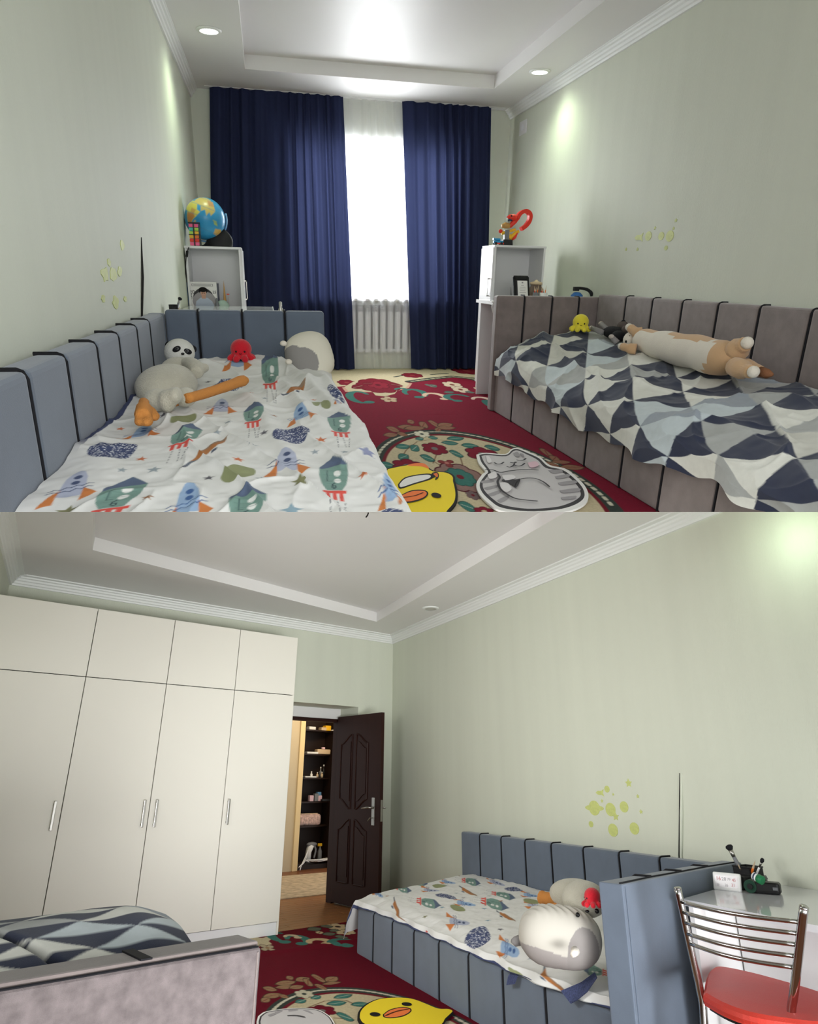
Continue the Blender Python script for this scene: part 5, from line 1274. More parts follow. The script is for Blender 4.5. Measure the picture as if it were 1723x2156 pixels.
for x, h_, mt, lb in ((318, .08, P['white'], 'white pill bottle, leftmost on the third hall shelf'), (375, .07, P['beige'], 'beige bottle second from left on the third hall shelf'), (420, .075, P['beige'], 'beige jar in the middle of the third hall shelf'), (432, .14, P['grey'], 'tall grey bottle on the third hall shelf'), (462, .17, P['black'], 'tall dark bottle, rightmost on the third hall shelf')):
    sitem('bottle', A_(x), .02, .02, h_, mt, lb, 'bottle', shz[2], 9.6 if h_ < .1 else 9.68, 'b')
for x, h_, mt, lb in ((325, .085, m_print['pink'], 'pink carton at the left of the fourth hall shelf'), (372, .11, P['grey'], 'dark tapered bottle on the fourth hall shelf'), (405, .08, m_print['pink'], 'pink carton right of the tapered bottle on the fourth hall shelf'), (430, .13, P['lightblue'], 'tall pale blue carton on the fourth hall shelf')):
    sitem('carton', A_(x), .035, .03, h_, mt, lb, 'box', shz[3], 9.6 if h_ < .12 else 9.7)
sitem('eyeglass_case', A_(440), .07, .03, .035, P['black'], 'low dark case at the right of the fourth hall shelf', 'case', shz[3], 9.52)
t = thing('floral_bag', 'rose-patterned cosmetic bag on the fifth hall shelf', 'bag', (A_(305), 9.58, shz[4]))
fl_ = M('floral_cloth', (198, 168, 158), .8, var=(34, .5)); obj('body', box(bm_new(), (A_(305) - .2, 9.52, shz[4] + .001), (A_(305) + .2, 9.64, shz[4] + .16), .05, 3), fl_, t, smooth=True)
obj('zip', T([(A_(305) - .16, 9.58, shz[4] + .162), (A_(305) + .16, 9.58, shz[4] + .162)], .006, 6), P['beige'], t)
t = thing('steam_iron', 'grey garment steamer with a coiled cord on the lowest hall shelf', 'steamer', (A_(330), 9.58, .08))
obj('steamer_body', T([(A_(318), 9.58, .082), (A_(325), 9.58, .22), (A_(340), 9.57, .31)], [.05, .045, .055], 12), P['white'], t, smooth=True); obj('steamer_head', E((A_(345), 9.56, .315), (.09, .04, .035), seg=14), P['grey'], t, smooth=True)
obj('steamer_handle', T(smooth_path([(A_(350), 9.54, .31), (A_(378), 9.54, .25), (A_(365), 9.54, .13)], 4), .014, 8), P['grey'], t, smooth=True)
t = thing('spray_bottle', 'clear spray bottle with a yellow top on the lowest hall shelf', 'bottle', (A_(437), 9.6, .08)); obj('bottle_body', lathe(bm_new(), (A_(437), 9.6, .081), [(.03, 0), (.034, .03), (.034, .13), (.012, .18), (.012, .2)], 14), P['grey'], t, smooth=True); obj('trigger', B((A_(437) - .04, 9.585, .28), (A_(437) + .03, 9.615, .32), .008), P['yellow'], t)
t = thing('power_cord', 'white coiled cord lying on the lowest hall shelf', 'cord', (A_(390), 9.5, .085))
obj('cable', T(smooth_path([(A_(300) + .28 * (k / 40) + .12 * math.cos(k * .8), 9.47 + .04 * math.sin(k * .8), .092 + .03 * abs(math.sin(k * .35))) for k in range(42)], 2), .007, 6), P['white'], t, smooth=True)
t = thing('power_cord', 'white looped cord falling to the floor left of the hall shelf', 'cord', (A_(190), 9.33, 0))
obj('cable', T(smooth_path([(A_(280), 9.42, .1), (A_(235), 9.38, .13), (A_(200), 9.33, .1), (A_(165), 9.33, .05), (A_(215), 9.33, .12), (A_(240), 9.33, .26), (A_(225), 9.33, .2), (A_(190), 9.33, .08), (A_(178), 9.33, .012)], 5), .007, 6), P['white'], t, smooth=True)
point('hall_lamp', (5.5, 8.4, 2.4), 30, (1.0, .78, .48), .1, LOW @ WFRAME)

# wardrobe
WF = 5.732
t = thing('wardrobe', 'tall cream wardrobe with four tall doors and four upper doors', 'wardrobe', (1.5, 6.1, 0))
sa = [.14, .555, 1.335, 1.972, 2.585, 3.188]; z1_, z2_ = 1.945, 2.49
obj('carcass', B((.14, WF + .022, .10), (3.186, CW - .01, z2_ - .002)), m_gap, t); obj('side_panel', B((3.17, WF + .004, .0), (3.188, CW - .01, z2_), .001), m_cream, t); obj('top_panel', B((.14, WF + .02, z2_ - .018), (3.188, CW - .01, z2_)), m_cream, t)
obj('plinth', B((.14, WF + .012, 0), (3.17, WF + .03, .098), .001), m_white, t)
hnd = {0: 1.335 - .055, 1: 1.972 - .045, 2: 1.972 + .045, 3: 2.585 + .04}
for i, (a, b) in enumerate(zip(sa, sa[1:])):
    d = obj('tall_door', B((a + .003, WF, .102), (b - .003, WF + .019, z1_ - .003), .0015, 1), m_cream, t)
    u_ = obj('upper_door', B((a + .003, WF, z1_ + .003), (b - .003, WF + .019, z2_ - .003), .0015, 1), m_cream, t)
    if i >= 1:
        h = {1: 1.335 - .055, 2: 1.972 - .048, 3: 1.972 + .048, 4: 2.585 + .04}[i]
        hb = B((h - .009, WF - .032, .857), (h + .009, WF - .022, 1.053), .003); box(hb, (h - .006, WF - .024, .87), (h + .006, WF, .884)); box(hb, (h - .006, WF - .024, 1.026), (h + .006, WF, 1.04))
        obj('handle', hb, m_steel, d)
FRAME = Matrix.Identity(4)

# open door leaf
H_, F_ = Vector((2.80, 7.55, 0)), Vector((2.995, 6.75, 0)); DL = (F_ - H_).length; dd = (F_ - H_).normalized()
nn = Vector((dd.y, -dd.x, 0));  nn = nn if nn.x < 0 else -nn
MD = Matrix(((dd.x, nn.x, 0, H_.x), (dd.y, nn.y, 0, H_.y), (0, 0, 1, .02), (0, 0, 0, 1)))     # local: x along the leaf, y out of the visible face, z up
t = thing('door_leaf', 'dark brown panelled door standing open beside the wardrobe', 'door', (2.9, 7.1, 0))
DHt = 1.86; obj('slab', xf(B((0, -.04, 0), (DL, 0, DHt), .003), MD), m_door, t)


def ogee(u0, u1, z0, z1, s, bottom):
    pts = []
    for k in range(9):
        f = k / 8; e = f if s > 0 else 1 - f; pts.append((u0 + (u1 - u0) * f, z1 - .10 + .10 * (e * e * (3 - 2 * e))))
    low_ = []
    for k in range(9):
        f = 1 - k / 8; e = f if s > 0 else 1 - f; low_.append((u0 + (u1 - u0) * f, z0 + (.10 * (1 - e * e * (3 - 2 * e)) if bottom else 0) - (.0 if bottom else 0)))
    return pts + low_


for u0, u1, z0, z1, s, bt in ((.12, .37, .90, 1.66, 1, True), (.47, .72, .90, 1.66, -1, True), (.12, .37, .20, .80, 1, False), (.47, .72, .20, .80, -1, False)):
    pl = ogee(u0 * DL, u1 * DL, z0, z1, s, bt)
    bm = tube(bm_new(), [(p[0], .002, p[1]) for p in pl + [pl[0]]], .009, 6)
    pn = obj('moulding', xf(bm, MD), m_door, t)
    ins = scale_poly(pl, .80); bm = bm_new(); prism(bm, ins, 0, .009); bm2 = xf(bm, Matrix(((1, 0, 0, 0), (0, 0, 1, -.001), (0, 1, 0, 0), (0, 0, 0, 1)))); bmesh.ops.recalc_face_normals(bm2, faces=bm2.faces)
    obj('panel_field', xf(bm2, MD), m_door, pn)
hs_ = obj('lock_plate', xf(B((.84 * DL, 0, .76), (.90 * DL, .008, 1.02), .003), MD), m_steel, t)
obj('lever', xf(T([(.87 * DL, .006, .925), (.87 * DL, .045, .925), (.80 * DL, .05, .925), (.70 * DL, .05, .915)], [.010, .010, .010, .008], 8), MD), m_steel, hs_, smooth=True)
obj('key', xf(T([(.865 * DL, .006, .83), (.865 * DL, .04, .83), (.83 * DL, .045, .80)], .006, 6), MD), m_steel, hs_)
obj('edge_plate', xf(B((DL - .001, -.032, .80), (DL + .003, -.008, 1.0)), MD), m_steel, t)
obj('lever', xf(T([(.9 * DL, -.04, .925), (.9 * DL, -.085, .925), (.97 * DL, -.09, .925)], [.010, .010, .009], 8), MD), m_steel, t, smooth=True)

# ceiling fixtures of the lower room
FRAME = Matrix.Identity(4)
c = (3.123, 5.8643, 2.835); downlight((c[0], c[1]), 'unlit round downlight over the right wall of the lower half', False, LZS, .075)
t = thing('ceiling_hook', 'tiny dark wire hook on the recessed ceiling above the wardrobe', 'hook', (1.6449, 4.0386, 2.93)); obj('wire', T([(1.6358, 3.983, 2.93), (1.6188, 3.9574, 2.9), (1.6047, 3.9478, 2.88)], .005, 6), P['black'], t)
point('downlight_lamp', (3.15, 2.12, 2.44), 3.2, (.78, 1.0, .76), .12, LOW)

# stickers of the lower right wall
g = 'glow planet and star stickers on the wall above the blue daybed'
for c, r, kd, lb in (((3.403, 3.9809, 1.0326), .048, 'ringed', 'ringed planet sticker, the largest, leftmost of the wall group above the blue daybed'), ((3.403, 3.8187, 1.0285), .042, 'banded', 'plain round planet sticker right of the ringed planet'), ((3.403, 3.6862, 1.0491), .034, 'banded', 'round sticker with a dark centre, rightmost of the upper planet row'),
                     ((3.403, 3.8135, 0.9026), .040, 'banded', 'streaky round planet sticker, lowest of the wall group, left one'), ((3.403, 3.613, 0.9238), .036, 'banded', 'streaky round planet sticker, low and right in the wall group'), ((3.403, 3.6205, 1.1949), .028, 'star', 'bright star sticker, topmost of the wall group'),
                     ((3.403, 3.8334, 1.1557), .022, 'planet', 'small round sticker left of the topmost star'), ((3.403, 3.9084, 1.1315), .026, 'rocket', 'small rocket sticker above the ringed planet'), ((3.403, 3.7754, 0.9872), .028, 'star', 'five-point star sticker below the plain round planet'),
                     ((3.403, 4.03, 0.928), .020, 'planet', 'small round sticker, lowest on the left below the ringed planet'), ((3.403, 3.8954, 1.08), .013, 'star', 'tiny outline star directly above the ringed planet'), ((3.403, 3.5498, 1.1158), .013, 'star', 'tiny outline star, upper right of the wall group'),
                     ((3.403, 3.5367, 1.0251), .014, 'star', 'tiny outline star, farthest right in the wall group'), ((3.403, 3.7774, 1.1233), .010, 'star', 'tiniest dot sticker between the rocket and the topmost star')):
    sticker((LXR, c[1], c[2]), r, kd, lb, g, -1, 1.15)

# ------------------------------------------------------------------ blue daybed seen from its head end
b3 = thing('daybed', 'blue-grey daybed with a thick headboard beside the white desk and red chair', 'bed', (2.8, 4.0, 0))
pads(b3, 'y', 3.291, [5.647, 5.337, 5.012, 4.685, 4.362, 4.011, 3.666, 3.324, 2.945], 0.0, .789, .10, -1, m_blue, 'backrest_panel')
pads(b3, 'y', 2.234, [5.42, 5.113, 4.791, 4.462, 4.128, 3.783, 3.441, 3.083, 2.60], 0.0, .312, .05, -1, m_blue, 'side_panel')
obj('foot_panel', B((2.25, 5.40, 0), (3.29, 5.45, .30), .015, 3), m_blue, b3)
MH = Matrix.Translation((2.185, 2.575, 0)) @ Matrix.Rotation(math.radians(17.6), 4, 'Z')      # the headboard stands a little askew
hb = obj('headboard', xf(B((0, -.115, 0), (1.265, 0, .80), .008, 3), MH), m_blue, b3)
for x in (.30, .60, .90): obj('piping', xf(T([(x, .003, .4), (x, .003, .797), (x, -.01, .803), (x + .01, -.085, .803)], .006, 6), MH), m_black, b3)
obj('edge_seam', xf(T([(.005, -.10, .803), (.30, -.085, .803), (.60, -.088, .803), (.90, -.085, .803), (1.25, -.10, .803)], .0035, 6), MH), m_black, hb); obj('edge_seam', xf(T([(.02, -.117, 0), (.02, -.117, .79)], .0025, 6), MH), m_blue, hb)
obj('mattress', prism(bm_new(), [(2.262, 2.63), (3.285, 2.95), (3.285, 5.38), (2.262, 5.38)], .10, .335), m_matt, b3)

ys = np.linspace(2.59, 5.66, 520); ss = np.arange(0, 1.20, .0042)
S, Yv = np.meshgrid(ss, ys, indexing='ij')
Yv = np.maximum(Yv, 2.60 + np.clip(3.283 - S - 2.185, 0, 2) * .3172)
f = np.clip(S / 1.03, 0, 1)
Xv = 3.283 - np.clip(S, 0, 1.04); over = np.clip(S - 1.04, 0, 1)
Zv = .475 - .105 * f ** 1.3 - .02 * sstep(f, .9, 1) - over * .5 + .014 * vnoise(S, Yv * .8, 5, 41) + .007 * vnoise(S, Yv, 14, 43) + .003 * vnoise(S, Yv, 40, 44)
out_ = np.interp(ys, [2.59, 2.8, 3.1, 3.5, 4.2, 5.0, 5.3, 5.66], [-.02, .005, .03, .02, .0, -.01, .02, .06])[None, :]
Xv = Xv - over * .12 - out_ * sstep(S, .95, 1.1) - .01 * np.sin(ys * 23)[None, :] * sstep(S, .9, 1.1)
foot = np.clip(Yv - 5.44, 0, 1); Zv = Zv - np.where(foot > 0, foot * 1.15, 0) * .9; Yv2 = np.where(Yv > 5.44, 5.44 + foot * .5, Yv)
Zv = np.maximum(Zv, np.where(Yv > 5.44, .08, .30)); Zv = np.where((S > 1.03) & (Yv < 5.35), np.maximum(Zv, .318), Zv)
ld_ = 3.283 - S
pt = Paint(ld_, Yv, (222, 222, 219), .005)
pt.fill((over > .06) * (vnoise(S, Yv, 3, 51) > -.25), (62, 70, 104))
for m in ((2.8173, 5.517, -0.068, -0.1331, 0.0165, -0.114), (2.6053, 5.3915, -0.0602, -0.125, 0.0139, -0.1276), (3.0831, 5.1413, -0.0722, -0.1189, 0.0095, -0.1297), (2.9831, 4.5344, -0.0713, -0.1061, 0.0068, -0.1467), (2.5065, 4.7678, -0.0663, -0.1256, 0.0187, -0.1519), (2.7893, 4.3516, -0.0749, -0.1145, 0.0051, -0.1673), (2.3861, 2.8911, -0.0455, -0.052, -0.0226, 0.059)): green(pt, m)
for m in ((2.7278, 5.1625, -0.0616, -0.1162, 0.024, -0.1116), (3.1994, 4.9636, -0.0711, -0.1163, -0.0025, -0.1385), (2.3981, 4.1714, -0.0933, -0.1603, 0.0246, -0.1112), (2.9395, 4.085, -0.0643, -0.0867, 0.0258, -0.1092)): ghost(pt, m)
for m in ((3.1181, 4.3963, -0.0647, -0.0888, 0.0119, -0.1074), (2.6673, 4.5408, -0.0614, -0.1032, 0.024, -0.1135), (2.3961, 5.4107, -0.0709, -0.1289, -0.0259, -0.1694), (2.318, 3.4956, -0.0934, -0.1207, -0.0042, -0.1138), (2.9641, 5.3138, -0.0503, -0.0895, 0.0163, -0.1122)): ghost(pt, m, (150, 176, 208), (62, 96, 150))
for m in ((2.9698, 5.5488, 0.0426, -0.0631, -0.0379, -0.0705), (3.1567, 4.6653, 0.023, -0.0828, -0.0403, -0.0704), (2.6867, 4.8426, 0.0203, -0.1194, -0.037, -0.0662), (2.3286, 3.8217, 0.0489, -0.0555, -0.0853, -0.1374), (2.4385, 5.7398, 0.0673, 0.0198, -0.0573, -0.1771)): blob(pt, m)
for m in ((2.8528, 5.2451, 0.0361, -0.0511, -0.0343, -0.0627), (3.001, 4.2271, 0.0187, -0.0654, -0.0385, -0.0527), (2.5686, 4.4684, 0.0145, -0.0766, -0.0391, -0.0673), (2.1906, 3.2823, 0.0037, -0.0444, -0.0243, -0.0353)): olive(pt, m)
for m in ((2.8952, 4.8908, -0.061, -0.1101, 0.0125, -0.1178), (2.6714, 4.0554, -0.0514, -0.0888, 0.014, -0.0859), (2.3249, 4.9131, -0.0658, -0.102, -0.0588, -0.2203), (2.2422, 3.0384, -0.0595, -0.0597, -0.0369, -0.1277), (3.1777, 5.5703, -0.0459, -0.0798, -0.0015, -0.0999)): brown(pt, m)
for c, k in (((2.6827, 4.3125), 'c'), ((2.7648, 3.9038), 'c'), ((2.5212, 4.0195), 'c'), ((2.3221, 4.4648), 'l'), ((2.5548, 5.2119), 'g'), ((2.4086, 5.2589), 'b'), ((2.8622, 4.3878), 'b'), ((2.7513, 4.6989), 'd'), ((2.9033, 5.2179), 'g'), ((3.0357, 4.943), 'c'), ((3.165, 5.2105), 'g'), ((2.3256, 3.2998), 'g'), ((2.1968, 4.3067), 'o'), ((2.4999, 4.5611), 'c'), ((2.8982, 4.5827), 'g'), ((2.7933, 4.8728), 'g'), ((2.4669, 3.7978), 'd')):
    star(pt, c, .020, dict(o=(200, 80, 70), g=(150, 160, 166), d=(92, 90, 98), b=(158, 112, 78), l=(128, 128, 92), c=(120, 150, 168))[k], .026, .3)
grid('duvet', np.stack([Xv, Yv2, Zv], -1), m_duvet, None, pt.out(), label='white duvet with rocket prints seen from the side on the blue daybed near the desk', category='duvet')
# hanging corners of the navy underside
t = thing('sheet', 'navy starry sheet corner hanging out between mattress and side panels of the blue daybed', 'sheet', (2.25, 3.0, .3))
for nm, pp in (('hem', [(2.205, 2.9106, 0.3287), (2.205, 2.8462, 0.2955), (2.205, 2.8078, 0.3143), (2.225, 2.7559, 0.3553), (2.24, 2.7007, 0.4179), (2.26, 2.737, 0.4279), (2.24, 2.8053, 0.3802)]), ('corner_flap', [(2.215, 3.3479, 0.2915), (2.205, 3.3526, 0.2544), (2.205, 3.2846, 0.2729), (2.215, 3.2667, 0.3115), (2.225, 3.3293, 0.3169)])):
    bm = bm_new(); vs = [bm.verts.new(p) for p in pp]; f0 = bm.faces.new(vs); r_ = bmesh.ops.extrude_face_region(bm, geom=[f0]); bmesh.ops.translate(bm, vec=(-.006, 0, 0), verts=[v for v in r_['geom'] if isinstance(v, bmesh.types.BMVert)])
    bmesh.ops.recalc_face_normals(bm, faces=bm.faces); obj(nm, bm, m_navy, t)

# toys on the lower bed
rot = Matrix.Rotation(math.radians(62), 3, 'X') @ Matrix.Rotation(math.radians(0), 3, 'Y')
pc = Vector((2.1617, 2.84, 0.5518))
rot = Matrix.Rotation(math.radians(-35), 3, 'Y') @ Matrix.Rotation(math.radians(90), 3, 'X') @ Matrix.Rotation(math.radians(0), 3, 'Z')
RT = Vector((.897, -.4417, -.12)).normalized(); UPV = Vector((-.1, .1, .98)); DPV = UPV.cross(RT).normalized(); UPV = RT.cross(DPV).normalized()
rot = Matrix((UPV, DPV, RT)).transposed()
t, Mx, pts, A_2, V_2 = cat_pillow(pc, .122, .12, .185, rot, 'white and grey cat pillow slumped against the headboard near the desk', 1, 3.6)
col = np.zeros(A_2.shape + (3,)); col[:] = lin((186, 182, 172)); dv = pts - np.array(pc); hh_ = dv @ np.array(RT); uu_ = dv @ np.array(UPV)
col[uu_ < -.06 - .02 * np.sin(hh_ * 9)] = lin((146, 140, 137)); col[(((hh_ - .085) / .075) ** 2 + ((uu_ + .045) / .105) ** 2) < 1] = lin((140, 135, 132))
grid('body', pts, m_duvet, t, col)
obj('tail', T([(2.045, 2.98, 0.5252), (2.0247, 3.0, 0.5162), (2.0099, 3.0, 0.5209)], [.022, .02, .01], 10), m_pgrey, t, smooth=True)
for p in ((2.1916, 2.74, 0.6505), (2.2352, 2.66, 0.6732)): obj('eye', E(p, .010, seg=10), m_eye, t, smooth=True)
obj('nose', E((2.2141, 2.7, 0.6683), (.011, .008, .006), seg=10), m_eye, t, smooth=True)
obj('paw', T([(2.0847, 2.64, 0.5396), (2.0517, 2.62, 0.5326)], [.02, .010], 10), m_pcream, t, smooth=True)
c = (2.2331, 2.68, 0.6827)
octopus((c[0] + .0, c[1], c[2] + .0), 0.0364, m_pred, 'red plush octopus pressed against the inside of the thick blue headboard near the desk', (-1, .3))
t = thing('plush_bird', 'cream plush bird with orange feet lying behind the cat pillow near the desk', 'plush toy', (2.9, 3.2, .47))
bm = E((2.4845, 3.1, 0.6651), (.12, .17, .075)); ell(bm, (2.3679, 2.9, 0.6812), (.10, .12, .08)); ell(bm, (2.5465, 3.3, 0.6219), (.04, .05, .03)); ell(bm, (2.4516, 3.1, 0.63), (.05, .05, .035)); obj('body', bm, m_fluff, t, fuse=.01)
obj('leg', T(smooth_path([(2.5264, 3.3, 0.6231), (2.5088, 3.35, 0.6155), (2.4958, 3.4, 0.6133), (2.4905, 3.42, 0.6147)], 4), [.026] * 4 + [.03] * 4 + [.034] * 4 + [.014], 10), m_porange, t, smooth=True)
obj('leg', T(smooth_path([(2.4307, 3.1, 0.6147), (2.4024, 3.15, 0.6048), (2.3871, 3.2, 0.592)], 4), [.022] * 4 + [.028] * 4 + [.014], 10), m_porange, t, smooth=True)

# ------------------------------------------------------------------ taupe daybed in the lower left corner (seen from behind its headboard)
PHI = math.atan2(1.9824 - 1.8143, .5529 + .0294)
GF = Matrix.Translation((.553, 1.9824, 0)) @ Matrix.Rotation(PHI, 4, 'Z')     # x along the headboard (left is negative), y towards the bed
FRAME = GF
t = thing('daybed', 'taupe daybed seen from behind, its mauve headboard back in front of the wardrobe', 'bed', (-.5, .6, 0))
hb = obj('headboard', B((-.85, .0, .05), (.0, .115, .80), .012, 3), m_taupe2, t)
obj('headboard_top', B((-.85, .012, .796), (-.004, .118, .812), .007, 2), m_taupe, t)
obj('edge_seam', T([(-.85, .005, .801), (-.45, .006, .801), (-.2, .005, .802), (-.01, .003, .801)], .0028, 6), m_black, hb)
obj('edge_seam', T([(-.012, -.001, .06), (-.012, -.001, .79)], .003, 6), m_taupe, hb)
sx_ = (0.2182, 2.0416, 0.81); 
sp = GF.inverted() @ Vector(sx_)
obj('piping_strap', B((sp.x - .014, .002, .8115), (sp.x + .014, .119, .816), .001), m_black, t)
obj('backrest', B((-.85, .119, .0), (-.78, 1.25, .76), .02, 3), m_taupe, t)
obj('side_panel', B((-.18, .119, .0), (-.13, 1.25, .42), .015, 3), m_taupe, t)
ys = np.linspace(.122, 1.22, 200); ss = np.linspace(0, 1.0, 200); S, Yv = np.meshgrid(ss, ys, indexing='ij')
e1 = np.clip(S - .66, 0, 1); Xv = -.75 + np.clip(S, 0, .66) + .04 * np.sin(np.clip(e1 * 12, 0, 1.57))
Zv = .775 + .085 * np.sin(np.pi * np.clip((Yv - .10) / .62, 0, 1)) * (1 - .55 * sstep(Yv, .5, .9)) - .16 * sstep(Yv, .45, .95) + .018 * vnoise(S, Yv, 5, 61) + .010 * vnoise(S, Yv, 11, 63)
Zv = Zv - np.clip(S - .52, 0, .14) ** 2 * 1.5 - np.clip(e1 * 1.0, 0, .36)
col = sum(triangles(S - .02 + a, Yv + b, .25, .066, 5) for a in (-.0016, .0016) for b in (-.0016, .0016)) / 4
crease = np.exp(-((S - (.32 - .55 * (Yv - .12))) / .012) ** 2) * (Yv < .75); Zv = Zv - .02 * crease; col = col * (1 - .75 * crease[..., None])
grid('blanket', np.stack([Xv, Yv, Zv], -1), m_fleece, None, col, label='triangle-patterned fleece bulging above the mauve headboard in front of the wardrobe', category='blanket')
FRAME = Matrix.Identity(4)

# ------------------------------------------------------------------ white desk and the things on it
DX, DZt = 2.565, .72
t = thing('writing_desk', 'glossy white desk against the wall beside the thick blue headboard', 'desk', (3.0, 1.6, 0))
obj('desktop', prism(bm_new(), [(2.555, .9), (3.40, .9), (3.40, 2.80), (3.2, 2.735), (2.592, 2.505)], DZt - .025, DZt), m_desk, t)
ME = Matrix.Translation((2.61, 2.49, 0)) @ Matrix.Rotation(math.radians(20), 4, 'Z')
obj('end_panel', xf(B((0, -.02, 0), (.82, 0, DZt - .026)), ME), m_white, t); obj('back_panel', B((3.05, .9, .12), (3.07, 2.62, DZt - .026)), m_white, t); obj('bracket', xf(B((.03, -.06, DZt - .07), (.06, -.02, DZt - .026)), ME), P['white'], t)
c = (2.9642, 2.5827, 0.72)
p0, p1 = (2.9541, 2.649, 0.72), (2.9955, 2.5237, 0.72)
t = thing('digital_clock', 'white rounded tablet-like clock with faint digits standing on the desk', 'clock', (c[0], c[1], .72))
v0, v1 = Vector(p0), Vector(p1); wv = (v1 - v0); ww = wv.length; wv.normalize(); nv = Vector((wv.y, -wv.x, 0)); nv = nv if nv.x < 0 else -nv
MC = Matrix(((wv.x, -nv.x, 0, v0.x), (wv.y, -nv.y, 0, v0.y), (0, 0, 1, .7205), (0, 0, 0, 1))) @ Matrix.Rotation(math.radians(-12), 4, 'X')
hh = .078; bm = B((0, 0, 0), (ww, .018, hh), .012, 4); obj('casing', xf(bm, MC), P['white'], t, smooth=False)
obj('display', xf(B((.012, -.0008, .014), (ww - .012, .001, hh - .014)), MC), M('pale_display', (226, 222, 224), .2), t)
for s_, x_, z_, sz, mk in (('16', .22, .042, .024, 'redink'), ('28', .42, .042, .022, 'midgrey'), ('79', .60, .044, .016, 'midgrey'), ('45', .78, .042, .018, 'redink'), ('20', .2, .018, .012, 'midgrey'), ('26', .5, .018, .016, 'midgrey'), ('31', .74, .02, .018, 'redink')):
    obj('digits', xf(text_bm(s_, sz, .0002), MC @ Matrix.Translation((x_ * ww, -.0012, z_)) @ Matrix.Rotation(math.pi / 2, 4, 'X')), m_print[mk], t)
# wire mesh pen holder
q0, q1 = (3.0558, 2.5724, 0.72), (3.1628, 2.5875, 0.72)
hc = Vector(((q0[0] + q1[0]) / 2 + .05, (q0[1] + q1[1]) / 2 + .02, .72)); hw = .048
mesh_m = M('black_wire_mesh', (30, 30, 32), .5, alpha=.78)
t = thing('pen_holder', 'square black mesh pen holder on the desk against the wall', 'pen holder', tuple(hc))
bm = bm_new(); h_ = .095
for a, b in (((-hw, -hw), (hw, -hw + .003)), ((-hw, hw - .003), (hw, hw)), ((-hw, -hw), (-hw + .003, hw)), ((hw - .003, -hw), (hw, hw))): box(bm, (hc.x + a[0], hc.y + a[1], .721), (hc.x + b[0], hc.y + b[1], .72 + h_))
obj('mesh_wall', bm, mesh_m, t); bm = bm_new()
for z in (.722, .72 + h_): tube(bm, [(hc.x - hw, hc.y - hw, z), (hc.x + hw, hc.y - hw, z), (hc.x + hw, hc.y + hw, z), (hc.x - hw, hc.y + hw, z), (hc.x - hw, hc.y - hw, z)], .004, 6)
obj('rim', bm, P['black'], t)
bm = B((hc.x - hw - .055, hc.y - .05, .721), (hc.x - hw, hc.y + .04, .78), .003); obj('front_tray', bm, P['black'], t)
g_ = 'brushes and pencils in the mesh pen holder'
yq = hc.y
brush((hc.x, hc.y + .02, .74), (3.12, 2.6622, 0.9088), .010, 1, P['grey'], 'big paint brush with a bushy black tip, leftmost in the mesh pen holder', group=g_)
brush((hc.x, hc.y + .01, .74), (3.1, 2.6055, 0.8288), .006, 1, P['black'], 'short black pen just right of the big brush in the mesh pen holder', 'pen', False, g_)
brush((hc.x - .01, hc.y - .0, .74), (3.1, 2.5003, 0.854), .006, 1, P['orange'], 'orange-red pencil leaning right in the mesh pen holder', 'pencil', False, g_)
brush((hc.x - .01, hc.y - .02, .74), (3.1, 2.4566, 0.8644), .005, 1, P['white'], 'thin white paint brush with a black tip, rightmost in the mesh pen holder', group=g_)
c = (3.0324, 2.4924, 0.72)
t = thing('tape_roll', 'dark green roll lying in front of the mesh pen holder', 'tape', (c[0], c[1], .72)); obj('roll', lathe(bm_new(), (c[0] + .0, c[1] + .0, .749), [(.028, -.02), (.028, .02), (.012, .02)], 18, (-.9, -.4, 0)), M('dark_green_plastic', (18, 60, 44), .4), t, smooth=False); obj('core', lathe(bm_new(), (c[0] - .02, c[1] - .01, .749), [(.012, -.004), (.012, .006)], 12, (-.9, -.4, 0)), P['black'], t)
c = (3.0487, 2.4271, 0.72)
t = thing('black_case', 'black rounded plastic case at the right end of the desk clutter', 'case', (c[0], c[1], .72))
MB = Matrix.Translation((c[0] + .03, c[1] + .02, .72)) @ Matrix.Rotation(math.radians(-58), 4, 'Z'); obj('body', xf(B((-.055, -.035, .001), (.06, .04, .05), .014, 3), MB), P['black'], t); obj('latch', xf(B((.03, -.037, .02), (.05, -.034, .032)), MB), P['grey'], t)
t = thing('black_case', 'flat black box under the green-capped glue stick', 'case', (c[0] + .06, c[1] + .1, .72)); MB2 = Matrix.Translation((c[0] + .10, c[1] + .13, .72)) @ Matrix.Rotation(math.radians(-58), 4, 'Z'); obj('body', xf(B((-.06, -.04, .001), (.05, .03, .062), .006), MB2), P['black'], t); obj('lid', xf(B((-.062, -.042, .045), (.052, .032, .052), .002), MB2), P['black'], t)
a_, b_ = Vector((3.0, 2.4483, 0.7618)), Vector((3.0, 2.4013, 0.7835)); a_.z = max(a_.z, .80)
t = thing('glue_stick', 'white glue stick with a green cap lying on the flat black box', 'glue stick', tuple(a_)); d_ = b_ - a_
obj('tube', T([a_, a_ + d_ * .12, a_ + d_ * .6], [.010, .017, .018], 12), P['white'], t, smooth=True); obj('cap', T([a_ + d_ * .58, a_ + d_ * 1.05, a_ + d_ * 1.1], [.0195, .0195, .015], 12), P['green'], t, smooth=True); obj('label_band', T([a_ + d_ * .25, a_ + d_ * .38], [.0186, .0188], 12), P['navy'], t)
c = (3.1289, 2.6187, 0.72)
t = thing('eraser', 'small reddish-brown eraser beside the clock on the desk', 'eraser', (c[0], c[1], .72)); obj('body', E((c[0] + .02, c[1] + .01, .745), (.02, .025, .024), seg=12), M('brown_rubber', (120, 72, 60), .6), t, smooth=True); obj('band', B((c[0] + .004, c[1] - .004, .74), (c[0] + .036, c[1] + .024, .75)), P['beige'], t)

